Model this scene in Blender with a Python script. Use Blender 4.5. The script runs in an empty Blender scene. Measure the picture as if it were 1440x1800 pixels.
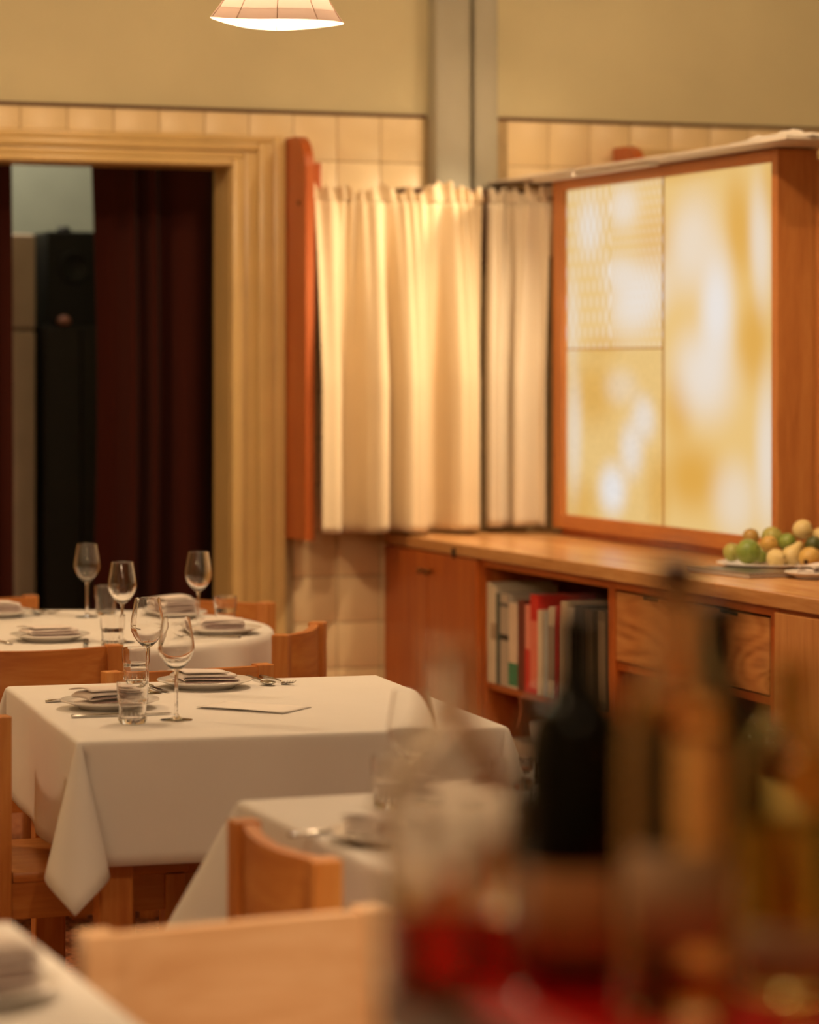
import bpy, bmesh, math, random
from mathutils import Vector, Matrix, noise as mnoise
random.seed(7)
PI = math.pi
SC = bpy.context.scene
COL = SC.collection

# ------------------------------------------------------------------ camera
YAW = math.radians(20.8)
CA, SA = math.cos(YAW), math.sin(YAW)
F, HX, HY, CZ = 5100.0, 720.0, 640.0, 1.5        # 85 mm lens on a 24 mm wide frame, 1440 px; eye level 1.5 m
cam_data = bpy.data.cameras.new('camera')
cam = bpy.data.objects.new('camera', cam_data)
COL.objects.link(cam)
cam.location = (0, 0, CZ)
cam.rotation_euler = (PI / 2, 0, -YAW)
cam_data.sensor_fit = 'HORIZONTAL'
cam_data.sensor_width = 24
cam_data.lens = 85
cam_data.shift_y = -260 / 1440
cam_data.clip_start = 0.05
cam_data.dof.use_dof = True
cam_data.dof.focus_distance = 6.7
cam_data.dof.aperture_fstop = 2.0
SC.camera = cam

# ------------------------------------------------------------------ world, exposure
W = bpy.data.worlds.new('world')
SC.world = W
W.use_nodes = True
W.node_tree.nodes['Background'].inputs[0].default_value = (0.02, 0.015, 0.01, 1)
W.node_tree.nodes['Background'].inputs[1].default_value = 1.0
SC.view_settings.view_transform = 'Standard'
SC.view_settings.look = 'None'
SC.view_settings.gamma = 1
SC.view_settings.exposure = 0.0
SC.view_settings.use_curve_mapping = False

WARM = (1.0, 0.69, 0.40)
TABLE_WARM = (1.0, 0.82, 0.62)
LAMP_W = 8.0       # pendant over each table
SPOT_W = 150.0
STRIP_W = 14.5
GLOBE_W = 100.0     # frosted globe lamps added out of view as fill light
BACKROOM_W = 40.0


def point_light(name, loc, power, col, radius, parent=None):
    d = bpy.data.lights.new(name, 'POINT')
    d.energy = power
    d.color = col
    d.shadow_soft_size = radius
    o = bpy.data.objects.new(name, d)
    COL.objects.link(o)
    o.location = loc
    if parent: o.parent = parent
    return o


# ------------------------------------------------------------------ placing: sight line through the photo meets a real plane
def cam2w(X, Y):
    return (X * CA + Y * SA, -X * SA + Y * CA)

def atd(px, Y):                      # at distance Y along the view axis
    return cam2w((px - HX) / F * Y, Y)

def at(px, py, z):                   # on the level z
    return atd(px, (CZ - z) * F / (py - HY))

def u_at(px, v):                     # on a plane parallel to the back wall
    return v * math.tan(YAW + math.atan((px - HX) / F))

def v_at(px, u):                     # on a plane parallel to the counter front
    return u / math.tan(YAW + math.atan((px - HX) / F))

def z_at(py, u, v):
    return CZ - (py - HY) / F * (u * SA + v * CA)


# ------------------------------------------------------------------ materials
def mat(name):
    m = bpy.data.materials.new(name)
    m.use_nodes = True
    nt = m.node_tree
    b = nt.nodes['Principled BSDF']
    return m, nt, b

def L(nt, a, b): nt.links.new(a, b)

def ramp(nt, fac, stops):
    r = nt.nodes.new('ShaderNodeValToRGB')
    e = r.color_ramp.elements
    while len(e) < len(stops): e.new(0.5)
    for k, (p, c) in enumerate(stops):
        e[k].position = p
        e[k].color = (*c, 1)
    L(nt, fac, r.inputs[0])
    return r.outputs[0]

def mapped(nt, scale=(1, 1, 1), coord='Object'):
    t = nt.nodes.new('ShaderNodeTexCoord')
    mp = nt.nodes.new('ShaderNodeMapping')
    mp.inputs['Scale'].default_value = scale
    L(nt, t.outputs[coord], mp.inputs[0])
    return mp.outputs[0]

def noise(nt, vec, scale, detail=3, dist=0.0, rough=0.5):
    n = nt.nodes.new('ShaderNodeTexNoise')
    n.inputs['Scale'].default_value = scale
    n.inputs['Detail'].default_value = detail
    n.inputs['Distortion'].default_value = dist
    n.inputs['Roughness'].default_value = rough
    L(nt, vec, n.inputs['Vector'])
    return n.outputs['Fac']

def bump(nt, b, h, strength, dist=0.002):
    n = nt.nodes.new('ShaderNodeBump')
    n.inputs['Strength'].default_value = strength
    n.inputs['Distance'].default_value = dist
    L(nt, h, n.inputs['Height'])
    L(nt, n.outputs[0], b.inputs['Normal'])

def plain(name, col, rough=0.5, var=0.08, nscale=8, metal=0.0, bmp=0.0, bscale=60, spec=0.5, coord='Object'):
    m, nt, b = mat(name)
    vec = mapped(nt, (1, 1, 1), coord)
    n = noise(nt, vec, nscale, 4)
    lo = tuple(c * (1 - var) for c in col)
    hi = tuple(min(1, c * (1 + var)) for c in col)
    L(nt, ramp(nt, n, [(0.3, lo), (0.7, hi)]), b.inputs['Base Color'])
    b.inputs['Roughness'].default_value = rough
    b.inputs['Metallic'].default_value = metal
    b.inputs['Specular IOR Level'].default_value = spec
    if bmp:
        bump(nt, b, noise(nt, vec, bscale, 3), bmp)
    return m

def wood(name, axis, c1, c2, c3, rough=0.38, s=1.0, rings=False):
    m, nt, b = mat(name)
    sc = {'x': (1.2, 14, 14), 'y': (14, 1.2, 14), 'z': (14, 14, 1.2)}[axis]
    vec = mapped(nt, tuple(k * s for k in sc))
    n1 = noise(nt, vec, 1.6, 5, 0.6, 0.55)
    fine = mapped(nt, tuple(k * s * 5 for k in sc))
    n2 = noise(nt, fine, 1.5, 3, 0.2)
    mx = nt.nodes.new('ShaderNodeMix')
    mx.data_type = 'FLOAT'
    mx.inputs[0].default_value = 0.35
    if rings:
        nz = noise(nt, mapped(nt, (3, 1.0, 4) if axis == 'y' else (1.0, 3, 4)), 1.3, 1, 0.3)
        ml = nt.nodes.new('ShaderNodeMath'); ml.operation = 'MULTIPLY'; ml.inputs[1].default_value = 110
        sn = nt.nodes.new('ShaderNodeMath'); sn.operation = 'SINE'
        wv = nt.nodes.new('ShaderNodeMapRange'); wv.inputs[1].default_value = -1
        L(nt, nz, ml.inputs[0]); L(nt, ml.outputs[0], sn.inputs[0]); L(nt, sn.outputs[0], wv.inputs[0])
        mr = nt.nodes.new('ShaderNodeMix'); mr.data_type = 'FLOAT'; mr.inputs[0].default_value = 0.28
        L(nt, n1, mr.inputs[2]); L(nt, wv.outputs[0], mr.inputs[3])
        n1 = mr.outputs[0]
    L(nt, n1, mx.inputs[2]); L(nt, n2, mx.inputs[3])
    L(nt, ramp(nt, mx.outputs[0], [(0.30, c1), (0.5, c2), (0.70, c3)]), b.inputs['Base Color'])
    b.inputs['Roughness'].default_value = rough
    bump(nt, b, n2, 0.12, 0.001)
    return m

def cloth(name, col, weave=900, rough=0.9, var=0.04, sheen=0.2):
    m, nt, b = mat(name)
    vec = mapped(nt)
    n = noise(nt, vec, 6, 4)
    L(nt, ramp(nt, n, [(0.3, tuple(c * (1 - var) for c in col)), (0.7, col)]), b.inputs['Base Color'])
    b.inputs['Roughness'].default_value = rough
    b.inputs['Specular IOR Level'].default_value = 0.15
    b.inputs['Sheen Weight'].default_value = sheen
    bump(nt, b, noise(nt, vec, weave, 2), 0.15, 0.001)
    return m

def glass(name, col=(1, 1, 1), rough=0.0, ior=1.47):
    m, nt, b = mat(name)
    nt.nodes.remove(b)
    g = nt.nodes.new('ShaderNodeBsdfGlass')
    g.inputs['Color'].default_value = (*col, 1)
    g.inputs['Roughness'].default_value = rough
    g.inputs['IOR'].default_value = ior
    L(nt, g.outputs[0], nt.nodes['Material Output'].inputs[0])
    return m

def emit(name, col, strength):
    m, nt, b = mat(name)
    nt.nodes.remove(b)
    e = nt.nodes.new('ShaderNodeEmission')
    e.inputs[0].default_value = (*col, 1)
    e.inputs[1].default_value = strength
    L(nt, e.outputs[0], nt.nodes['Material Output'].inputs[0])
    return m

OR = ((0.38, 0.11, 0.022), (0.52, 0.19, 0.042), (0.62, 0.28, 0.075))       # orange fir of chairs and cabinets
M = {}
for ax in 'xyz':
    M['chair_' + ax] = wood('chair_wood_' + ax, ax, *OR)
    M['cab_' + ax] = wood('cabinet_wood_' + ax, ax, (0.33, 0.065, 0.009), (0.44, 0.105, 0.015), (0.54, 0.165, 0.03), 0.35)
    M['box_' + ax] = wood('lightbox_wood_' + ax, ax, (0.42, 0.14, 0.035), (0.52, 0.19, 0.05), (0.60, 0.25, 0.07), 0.42, 1.4)
M['top_y'] = wood('worktop_wood', 'y', (0.42, 0.17, 0.05), (0.56, 0.28, 0.10), (0.66, 0.37, 0.15), 0.27, 0.8)
M['drawer'] = wood('drawer_wood', 'x', (0.32, 0.10, 0.022), (0.50, 0.20, 0.055), (0.60, 0.28, 0.09), 0.35, 0.7, True)
M['door_oak'] = wood('end_cabinet_wood', 'z', (0.42, 0.16, 0.045), (0.54, 0.24, 0.075), (0.62, 0.31, 0.11), 0.35, 1.2)
M['fin'] = wood('fin_wood', 'z', (0.38, 0.075, 0.012), (0.47, 0.11, 0.022), (0.54, 0.15, 0.035), 0.35)
M['darkwood'] = plain('dark_wood', (0.10, 0.035, 0.012), 0.5)
M['plaster'] = plain('cream_plaster', (0.60, 0.54, 0.34), 0.75, 0.05, 3, bmp=0.08, bscale=90)
M['ceil'] = plain('ceiling_paint', (0.70, 0.62, 0.45), 0.8)
M['column'] = plain('grey_casing_paint', (0.38, 0.36, 0.28), 0.55, 0.05, 4)
M['grout'] = plain('tile_grout', (0.40, 0.29, 0.15), 0.9, 0.15, 12)
M['tile'] = plain('cream_glazed_tile', (0.80, 0.63, 0.37), 0.38, 0.06, 3, coord='Object')
M['frame_paint'] = plain('cream_gloss_paint', (0.66, 0.47, 0.20), 0.3, 0.06, 5)
M['cloth_white'] = cloth('white_tablecloth', (0.74, 0.71, 0.68))
M['napkin'] = cloth('napkin_linen', (0.72, 0.64, 0.60))
M['napkin_hem'] = cloth('napkin_hem', (0.30, 0.17, 0.17))
M['curtain'] = cloth('cream_curtain', (0.74, 0.60, 0.40), 500)
M['curtain_pale'] = cloth('pale_curtain', (0.78, 0.69, 0.55), 500)
M['velvet'] = cloth('dark_red_velvet', (0.055, 0.010, 0.006), 400, sheen=0.05)
M['china'] = plain('white_china', (0.78, 0.74, 0.70), 0.18, 0.02)
M['steel'] = plain('cutlery_steel', (0.55, 0.53, 0.50), 0.18, 0.03, metal=1.0)
M['brass'] = plain('dark_brass', (0.22, 0.12, 0.05), 0.3, 0.05, metal=1.0)
M['glass'] = glass('clear_glass')
M['paper'] = plain('menu_paper', (0.75, 0.71, 0.67), 0.8, 0.02)
M['black'] = plain('black_plastic', (0.008, 0.008, 0.008), 0.55)
M['darkgrey'] = plain('dark_steel', (0.03, 0.026, 0.022), 0.5)
M['backroom_wall'] = plain('grey_green_paint', (0.42, 0.46, 0.38), 0.8, 0.04)
M['fridge'] = plain('grey_white_enamel', (0.68, 0.54, 0.42), 0.45, 0.05)
M['white_card'] = plain('white_paint', (0.72, 0.66, 0.58), 0.5)
M['plastic'] = plain('crumpled_white_plastic', (0.70, 0.66, 0.62), 0.35)
M['label_tan'] = plain('tan_label', (0.60, 0.25, 0.09), 0.6, 0.1, 30)
M['label_cream'] = plain('cream_label', (0.42, 0.25, 0.14), 0.6, 0.1, 30)
M['tray_red'] = plain('red_lacquer', (0.62, 0.006, 0.008), 0.25, 0.1, 6)
M['bartop'] = wood('bar_wood', 'x', (0.10, 0.035, 0.012), (0.15, 0.05, 0.018), (0.2, 0.075, 0.025), 0.4)
M['dark_glass'] = plain('black_bottle_glass', (0.003, 0.003, 0.002), 0.08, 0.0, spec=0.2)
M['olive_glass'] = glass('olive_glass', (0.90, 0.84, 0.62))
M['amber_glass'] = glass('amber_clear_glass', (0.98, 0.92, 0.82))
M['clear_bottle'] = glass('clear_bottle_glass', (0.97, 0.95, 0.92))
M['red_liquid'] = glass('red_spirit', (0.62, 0.02, 0.01), 0.0, 1.36)

# carpet: terracotta and dark brown flecks
m, nt, b = mat('flecked_carpet')
vec = mapped(nt)
n = noise(nt, vec, 55, 4, 0.4, 0.7)
L(nt, ramp(nt, n, [(0.36, (0.05, 0.012, 0.005)), (0.48, (0.24, 0.07, 0.022)), (0.56, (0.34, 0.11, 0.04)), (0.66, (0.52, 0.26, 0.12))]), b.inputs['Base Color'])
b.inputs['Roughness'].default_value = 0.95
bump(nt, b, n, 0.5, 0.004)
M['carpet'] = m

# lamp shade: thin pinkish paper that lets some light through; doubled along the rim
def paper_shade(name, thru):
    m, nt, b = mat(name)
    nt.nodes.remove(b)
    dif = nt.nodes.new('ShaderNodeBsdfDiffuse'); dif.inputs[0].default_value = (0.66, 0.47, 0.36, 1)
    tr = nt.nodes.new('ShaderNodeBsdfTranslucent'); tr.inputs[0].default_value = (0.70, 0.50, 0.37, 1)
    mx = nt.nodes.new('ShaderNodeMixShader'); mx.inputs[0].default_value = thru
    L(nt, dif.outputs[0], mx.inputs[1]); L(nt, tr.outputs[0], mx.inputs[2]); L(nt, mx.outputs[0], nt.nodes['Material Output'].inputs[0])
    return m
M['shade'] = paper_shade('lamp_shade_paper', 0.155)
M['shade_band'] = paper_shade('shade_rim_band', 0.10)
M['bulb'] = emit('bulb_glow', (1.0, 0.80, 0.55), 30)
M['globe'] = emit('globe_glow', (1.0, 0.74, 0.46), 14)


# ------------------------------------------------------------------ mesh building
class B:
    def __init__(self): self.bm = bmesh.new()

    def box(self, x0, x1, y0, y1, z0, z1, bev=0.0, mi=0, rot=None):
        bm = self.bm
        vs = [bm.verts.new(p) for p in ((x0, y0, z0), (x1, y0, z0), (x1, y1, z0), (x0, y1, z0), (x0, y0, z1), (x1, y0, z1), (x1, y1, z1), (x0, y1, z1))]
        fs = [bm.faces.new([vs[i] for i in q]) for q in ((3, 2, 1, 0), (4, 5, 6, 7), (0, 1, 5, 4), (1, 2, 6, 5), (2, 3, 7, 6), (3, 0, 4, 7))]
        for f in fs: f.material_index = mi
        if rot is not None: bmesh.ops.transform(bm, matrix=rot, verts=vs)
        if bev:
            es = list({e for f in fs for e in f.edges})
            r = bmesh.ops.bevel(bm, geom=es, offset=bev, segments=2, affect='EDGES', profile=0.5)
            for f in r['faces']: f.material_index = mi
        return self

    def lathe(self, prof, seg=32, c=(0, 0, 0), mi=0, close=False):
        bm = self.bm
        rings = []
        for r, z in prof:
            if r < 1e-6: rings.append([bm.verts.new((c[0], c[1], c[2] + z))])
            else: rings.append([bm.verts.new((c[0] + r * math.cos(2 * PI * k / seg), c[1] + r * math.sin(2 * PI * k / seg), c[2] + z)) for k in range(seg)])
        pairs = list(zip(rings, rings[1:]))
        if close: pairs.append((rings[-1], rings[0]))
        for a, b2 in pairs:
            for k in range(seg):
                k2 = (k + 1) % seg
                if len(a) == 1 and len(b2) == 1: continue
                if len(a) == 1: f = bm.faces.new((a[0], b2[k2], b2[k]))
                elif len(b2) == 1: f = bm.faces.new((a[k], a[k2], b2[0]))
                else: f = bm.faces.new((a[k], a[k2], b2[k2], b2[k]))
                f.material_index = mi
        return self

    def tube(self, pts, r, seg=10, cap=True):
        bm = self.bm
        pts = [Vector(p) for p in pts]
        rs = r if isinstance(r, (list, tuple)) else [r] * len(pts)
        rings = []
        for i, p in enumerate(pts):
            d = (pts[min(i + 1, len(pts) - 1)] - pts[max(i - 1, 0)]).normalized()
            a = d.cross(Vector((0, 0, 1)))
            if a.length < 1e-3: a = d.cross(Vector((1, 0, 0)))
            a.normalize(); b2 = d.cross(a)
            rings.append([bm.verts.new(p + (a * math.cos(2 * PI * k / seg) + b2 * math.sin(2 * PI * k / seg)) * rs[i]) for k in range(seg)])
        for a, b2 in zip(rings, rings[1:]):
            for k in range(seg): bm.faces.new((a[k], a[(k + 1) % seg], b2[(k + 1) % seg], b2[k]))
        if cap:
            bm.faces.new(rings[0][::-1]); bm.faces.new(rings[-1])
        return self

    def prism(self, outline, y0, y1, mi=0):      # outline in x,z extruded along y
        bm = self.bm
        a = [bm.verts.new((x, y0, z)) for x, z in outline]
        c = [bm.verts.new((x, y1, z)) for x, z in outline]
        n = len(a)
        fs = [bm.faces.new(a), bm.faces.new(c[::-1])]
        for k in range(n): fs.append(bm.faces.new((a[(k + 1) % n], a[k], c[k], c[(k + 1) % n])))
        for f in fs: f.material_index = mi
        return self

    def grid(self, fn, nu, nv, mi=0):
        bm = self.bm
        g = [[bm.verts.new(fn(i / nu, j / nv)) for j in range(nv + 1)] for i in range(nu + 1)]
        for i in range(nu):
            for j in range(nv):
                f = bm.faces.new((g[i][j], g[i + 1][j], g[i + 1][j + 1], g[i][j + 1])); f.material_index = mi
        return self

    def weld(self, d=1e-4):
        bmesh.ops.remove_doubles(self.bm, verts=self.bm.verts, dist=d); return self

    def mesh(self, name, mats, smooth=False):
        bmesh.ops.recalc_face_normals(self.bm, faces=self.bm.faces)
        me = bpy.data.meshes.new(name)
        self.bm.to_mesh(me); self.bm.free()
        for mm in (mats if isinstance(mats, (list, tuple)) else [mats]): me.materials.append(mm)
        if smooth:
            for p in me.polygons: p.use_smooth = True
            if smooth == 'auto':
                me.set_sharp_from_angle(angle=math.radians(40))
        return me

    def done(self, name, mats, parent=None, smooth=False):
        o = bpy.data.objects.new(name, self.mesh(name, mats, smooth))
        COL.objects.link(o)
        if parent: o.parent = parent
        return o


def thing(name, label, cat, loc=(0, 0, 0), rz=0.0, group=None):
    o = bpy.data.objects.new(name, None)
    o.empty_display_size = 0.05
    COL.objects.link(o)
    o.location = loc
    o.rotation_euler = (0, 0, rz)
    return tag(o, label, cat, group)

def tag(o, label, cat, group=None):
    o['label'] = label
    o['category'] = cat
    if group: o['group'] = group
    return o

def struct(o):
    o['kind'] = 'structure'
    return o

def dup(root, loc, rz, label, group=None):
    r = root.copy(); COL.objects.link(r)
    r.location = loc; r.rotation_euler = (0, 0, rz); r['label'] = label
    if group: r['group'] = group
    for ch in list(root.children):
        c = ch.copy(); COL.objects.link(c); c.parent = r
        for g in ch.children:
            d = g.copy(); COL.objects.link(d); d.parent = c
    return r

def solid(o, t):
    md = o.modifiers.new('thickness', 'SOLIDIFY'); md.thickness = t; md.offset = 0
    return o

# ================================================================== ROOM SHELL
VW = 9.74                   # back wall (the tile face)
ZT = 2.385                  # top of tiling
CEIL = 3.4
U0, U1, V0 = -2.6, 6.4, -1.6
D1L, D1R, DTOP = 2.02, 3.027, 2.195      # first doorway
struct(B().box(U0, U1, V0, 13.2, -0.1, 0).done('floor', M['carpet']))
struct(B().box(U0, U1, V0, 13.2, CEIL, CEIL + 0.1).done('ceiling', M['ceil']))
struct(B().box(U0 - 0.1, U0, V0, 13.2, 0, CEIL).done('wall_left', M['plaster']))
struct(B().box(U1, U1 + 0.1, V0, 13.2, 0, CEIL).done('wall_right', M['plaster']))
struct(B().box(U0, U1, V0 - 0.1, V0, 0, CEIL).done('wall_front', M['plaster']))
w = B()
WB = VW + 0.014             # plaster / bedding plane
w.box(U0, D1L, WB, WB + 0.16, 0, CEIL)
w.box(D1L, D1R, WB, WB + 0.16, DTOP, CEIL)
w.box(D1R, U1, WB, WB + 0.16, 0, CEIL)
wall = struct(w.done('wall_back', M['plaster']))
# bedding mortar behind the tiles
g = B()
g.box(D1R + 0.02, U1, VW + 0.004, WB + 0.001, 0, ZT)
g.box(U0, D1R + 0.02, VW + 0.004, WB + 0.001, DTOP + 0.02, ZT)
g.box(U0, D1L - 0.02, VW + 0.004, WB + 0.001, 0, DTOP + 0.02)
g.done('grout_bed', M['grout'], wall)
# tiles, one by one
TS = 0.1640
tb = B(); tb.box(-TS / 2 + 0.0016, TS / 2 - 0.0016, 0, 0.010, -TS / 2 + 0.0016, TS / 2 - 0.0016, 0.0025)
tile_me = tb.mesh('tile', M['tile'], 'auto')
ntile = 0
for i in range(-9, 18):
    for j in range(0, 14):
        uc = 3.425 + (i + 0.5) * TS
        zc = ZT - (j + 0.5) * TS
        if zc < 0.08: continue
        show = j < 1 or (j < 3 and uc > 3.2) or (3.2 < uc < 3.72) or (uc > 5.78)
        if uc > U1 - 0.06: continue
        if not show or (3.76 < uc < 4.03 and j < 3): continue
        t = bpy.data.objects.new('tile', tile_me); COL.objects.link(t)
        t.location = (uc, VW - random.uniform(0, 0.0008), zc)
        t.rotation_euler = (random.uniform(-0.006, 0.006), 0, random.uniform(-0.006, 0.006))
        t.parent = wall; ntile += 1
# dark capping line along the top of the tiling
struct(B().box(U0, 3.765, VW - 0.006, WB + 0.002, ZT, ZT + 0.012, 0.003).done('trim_1', M['darkwood']))
struct(B().box(4.035, U1, VW - 0.006, WB + 0.002, ZT, ZT + 0.012, 0.003).done('trim_2', M['darkwood']))
# pipe casings in the bay behind the curtain
ca = struct(B().box(3.772, 3.918, VW - 0.07, WB + 0.01, 2.05, CEIL, 0.028).done('trim_3', M['column'], smooth='auto'))
cb = struct(B().box(3.932, 4.030, VW - 0.045, WB + 0.01, 2.05, CEIL, 0.014).done('trim_4', M['column'], smooth='auto'))
struct(B().box(3.64, 4.14, VW - 0.09, WB, 1.86, 2.128, 0.004).done('gap_shade_board', M['darkwood']))  # dark board put in for the shaded gap above the curtain

def door_casing(name, ul, ur, ztop, wdt, only_right=False):
    """stepped moulding round a doorway: two jambs and a head, mitred look from nested steps"""
    root = struct(bpy.data.objects.new(name, None)); COL.objects.link(root)
    steps = [(0.0, 0.045, 0.030), (0.045, 0.095, 0.022), (0.095, 0.150, 0.036), (0.150, wdt, 0.032)]
    for side in (0, 1):
        b2 = B()
        for k, (a, c, d) in enumerate(steps):
            if side == 0: b2.box(ul - c, ul - a, VW - d, WB, 0, ztop + c * 0.55, 0.006)
            else: b2.box(ur + a, ur + c, VW - d, WB, 0, ztop + c * 0.55, 0.006)
        b2.done('side_moulding', M['frame_paint'], root, 'auto')
    b2 = B()
    for (a, c, d) in steps:
        b2.box(ul - a, ur + a, VW - d, WB, ztop + a * 0.55, ztop + c * 0.55, 0.006)
    b2.done('head_moulding', M['frame_paint'], root, 'auto')
    return root

d1 = door_casing('door_1', D1L, D1R, DTOP, 0.196)
lin = B()
lin.box(D1R - 0.002, D1R + 0.02, VW, WB + 0.18, 0, DTOP + 0.0); lin.box(D1L - 0.02, D1L + 0.002, VW, WB + 0.18, 0, DTOP); lin.box(D1L, D1R, VW, WB + 0.18, DTOP - 0.002, DTOP + 0.02)
lin.done('lining', M['frame_paint'], d1)
d2 = door_casing('door_2', 4.70, 5.55, DTOP, 0.19)
B().box(4.70, 5.55, VW - 0.012, WB, 0.005, DTOP, 0.004).done('door_leaf', M['frame_paint'], d2)

# back room behind the first doorway
struct(B().box(U0, U1, 12.4, 12.5, 0, CEIL).done('wall_far', M['backroom_wall']))
point_light('back_room_light', (2.5, 11.7, 3.15), BACKROOM_W, (1.0, 0.86, 0.68), 0.25)

def fin(name, u, label):
    """upright wooden fin with a rounded upper front corner, standing off the wall"""
    r = 0.115
    D = 0.23
    ol = [(0, 0.889), (D, 0.889), (D, 2.295 - r)]
    for k in range(1, 9):
        t = k / 8 * PI / 2
        ol.append((D - r + r * math.cos(t), 2.295 - r * 1.15 + r * 1.15 * math.sin(t)))
    ol.append((0, 2.295))
    b2 = B(); b2.prism(ol, 0, 0.034)
    bmesh.ops.bevel(b2.bm, geom=[e for e in b2.bm.edges if e.calc_length() > 0.3], offset=0.003, segments=2, affect='EDGES')
    o = b2.done(name, M['fin'], None, 'auto')
    o.location = (u, VW - 0.002, 0)
    o.rotation_euler = (0, 0, -PI / 2)           # local x -> -v (into the room), local y -> +u
    return tag(o, label, 'wood panel')

fin1 = fin('wooden_fin', 3.226, 'dark red wooden fin with rounded top corner between doorway and curtain')
B().box(-0.006, 0.006, -0.008, 0.008, -0.008, 0.008).done('screw', M['brass'], fin1).location = (0.17, 0.0, 2.06)
fin2 = fin('wooden_fin', 4.50, 'reddish wooden fin on tiles showing just above the light box')

# ================================================================== CURTAINS
ROD_Z = 2.085
def path_pt(path, s):
    for (a, b2) in zip(path, path[1:]):
        l = (Vector(b2) - Vector(a)).length
        if s <= l or b2 == path[-1]:
            d = (Vector(b2) - Vector(a)) / l
            p = Vector(a) + d * s
            return p, Vector((d.y, -d.x))
        s -= l

def make_curtain(path, zb, m, seed, parent, per_top, per_bot, amp):
    Ltot = sum((Vector(b2) - Vector(a)).length for a, b2 in zip(path, path[1:]))
    def prof(s, t):
        w1 = 2 * PI * (s / per_bot + 0.13 * math.sin(2 * PI * s / 0.37 + seed) + 0.06 * math.sin(2 * PI * s / 0.19 + 2 * seed))
        w2 = 2 * PI * (s / per_top + 0.30 * math.sin(2 * PI * s / 0.21 + seed))
        k = min(1, max(0, t) / 0.55) ** 0.8
        lo = 1.7 * (0.5 + 0.5 * math.sin(w1 + 0.75 * math.cos(w1))) ** 1.9 - 0.5
        return amp * (0.15 + 0.95 * k) * lo + 0.010 * (1 - 0.8 * k) * math.sin(w2) 
    def body(i, j):
        s = i * Ltot; t = j
        p, n = path_pt(path, s)
        z = ROD_Z - 0.012 + (zb - ROD_Z + 0.012) * t + (0.004 * math.sin(s * 23 + seed) if j == 1 else 0)
        d = prof(s, t) + 0.012
        q = p + n * d
        return (q.x, q.y, z)
    o = B().grid(body, 300, 40).done('curtain_panel', m, parent, True)
    solid(o, 0.003)
    def head(i, j):
        s = i * Ltot
        p, n = path_pt(path, s)
        w2 = 2 * PI * (s / (per_top * 1.0) + 0.30 * math.sin(2 * PI * s / 0.21 + seed))
        lift = 0.004 + 0.050 * max(0.0, 0.45 + 0.9 * mnoise.noise((s * 34, seed, 0)))
        z = ROD_Z - 0.012 + (0.024 + lift) * j
        d = 0.012 + 0.010 * math.sin(w2) * (1 - j) + 0.017 * math.sin(w2 + 0.8 * j) * j
        q = p + n * d
        return (q.x, q.y, z)
    o = B().grid(head, 300, 6).done('gathered_heading', m, parent, True)
    solid(o, 0.003)

c1 = thing('cafe_curtain', 'wide cream gathered curtain hanging on tiles beside the wooden fin', 'curtain')
make_curtain([(3.275, 9.585), (3.915, 9.585)], 0.912, M['curtain'], 1.7, c1, 0.045, 0.165, 0.080)
c2 = thing('cafe_curtain', 'narrower paler curtain running from the corner to the light box', 'curtain')
make_curtain([(3.945, 9.60), (4.00, 9.565), (4.115, 9.415)], 0.925, M['curtain_pale'], 4.1, c2, 0.042, 0.13, 0.045)
rod = B(); rod.tube([(3.262, 9.605, ROD_Z), (3.93, 9.605, ROD_Z), (4.00, 9.58, ROD_Z), (4.128, 9.39, ROD_Z)], 0.006)
tag(rod.done('curtain_rod', M['brass'], None, True), 'thin dark rod carrying both cream curtains', 'curtain rod')
brk = B().box(3.268, 3.318, 9.60, VW, 2.105, 2.205, 0.004).done('rail_block', M['fin'])
tag(brk, 'small orange wooden block behind the fin above the curtain', 'wood block')

# dark red velvet curtains in the doorway
def velvet(px0, px1, label, seed):
    v = 10.25
    ua, ub = (u_at(px0, v) if px0 is not None else 1.85), u_at(px1, v)
    r = thing('velvet_curtain', label, 'curtain')
    def fn(i, j):
        s = i * (ub - ua)
        sw = 0.035 * math.sin(PI * min(1, j / 0.9)) * (1 - i) * (1 if seed > 2 else 0.3)
        w1 = 2 * PI * (s / 0.14 + 0.3 * math.sin(2 * PI * s / 0.37 + seed))
        return (ua + s + sw, v + 0.06 * math.sin(w1 + 0.9 * math.sin(3 * j)) * (0.6 + 0.5 * j), 2.34 - 2.30 * j)
    o = B().grid(fn, 160, 30).done('curtain_panel', M['velvet'], r, True)
    solid(o, 0.004)
    B().tube([(ua - 0.03, v, 2.345), (ub + 0.03, v, 2.345)], 0.012).done('pole', M['darkwood'], r, True)
    return r
velvet(None, 18, 'narrow edge of dark red velvet curtain at far left of the doorway', 1.0)
velvet(160, 440, 'dark red velvet curtain with deep folds filling the doorway', 3.0)

# tall pale fridge and dark cupboard seen between the velvet curtains
vv = 11.4
ua, ub = u_at(-60, vv), u_at(64, vv)
ftop = z_at(410, u_at(40, vv), vv)
fr = thing('refrigerator', 'tall pale refrigerator standing in the dark room behind the doorway', 'refrigerator', (ua, vv, 0))
wd = ub - ua
B().box(0, wd, 0.05, 0.6, 0.0, ftop, 0.008).done('body', M['fridge'], fr)
zs = z_at(580, u_at(40, vv), vv)
B().box(0.003, wd - 0.003, 0, 0.048, zs + 0.005, ftop - 0.004, 0.01).done('freezer_door', M['fridge'], fr)
B().box(0.003, wd - 0.003, 0, 0.048, 0.08, zs - 0.005, 0.01).done('door', M['fridge'], fr)
B().box(wd - 0.12, wd - 0.105, -0.03, 0.0, zs + 0.08, zs + 0.30, 0.004).done('handle', M['white_card'], fr)
ua, ub = u_at(76, vv), u_at(205, vv)
ctop = z_at(572, u_at(100, vv), vv)
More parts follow.
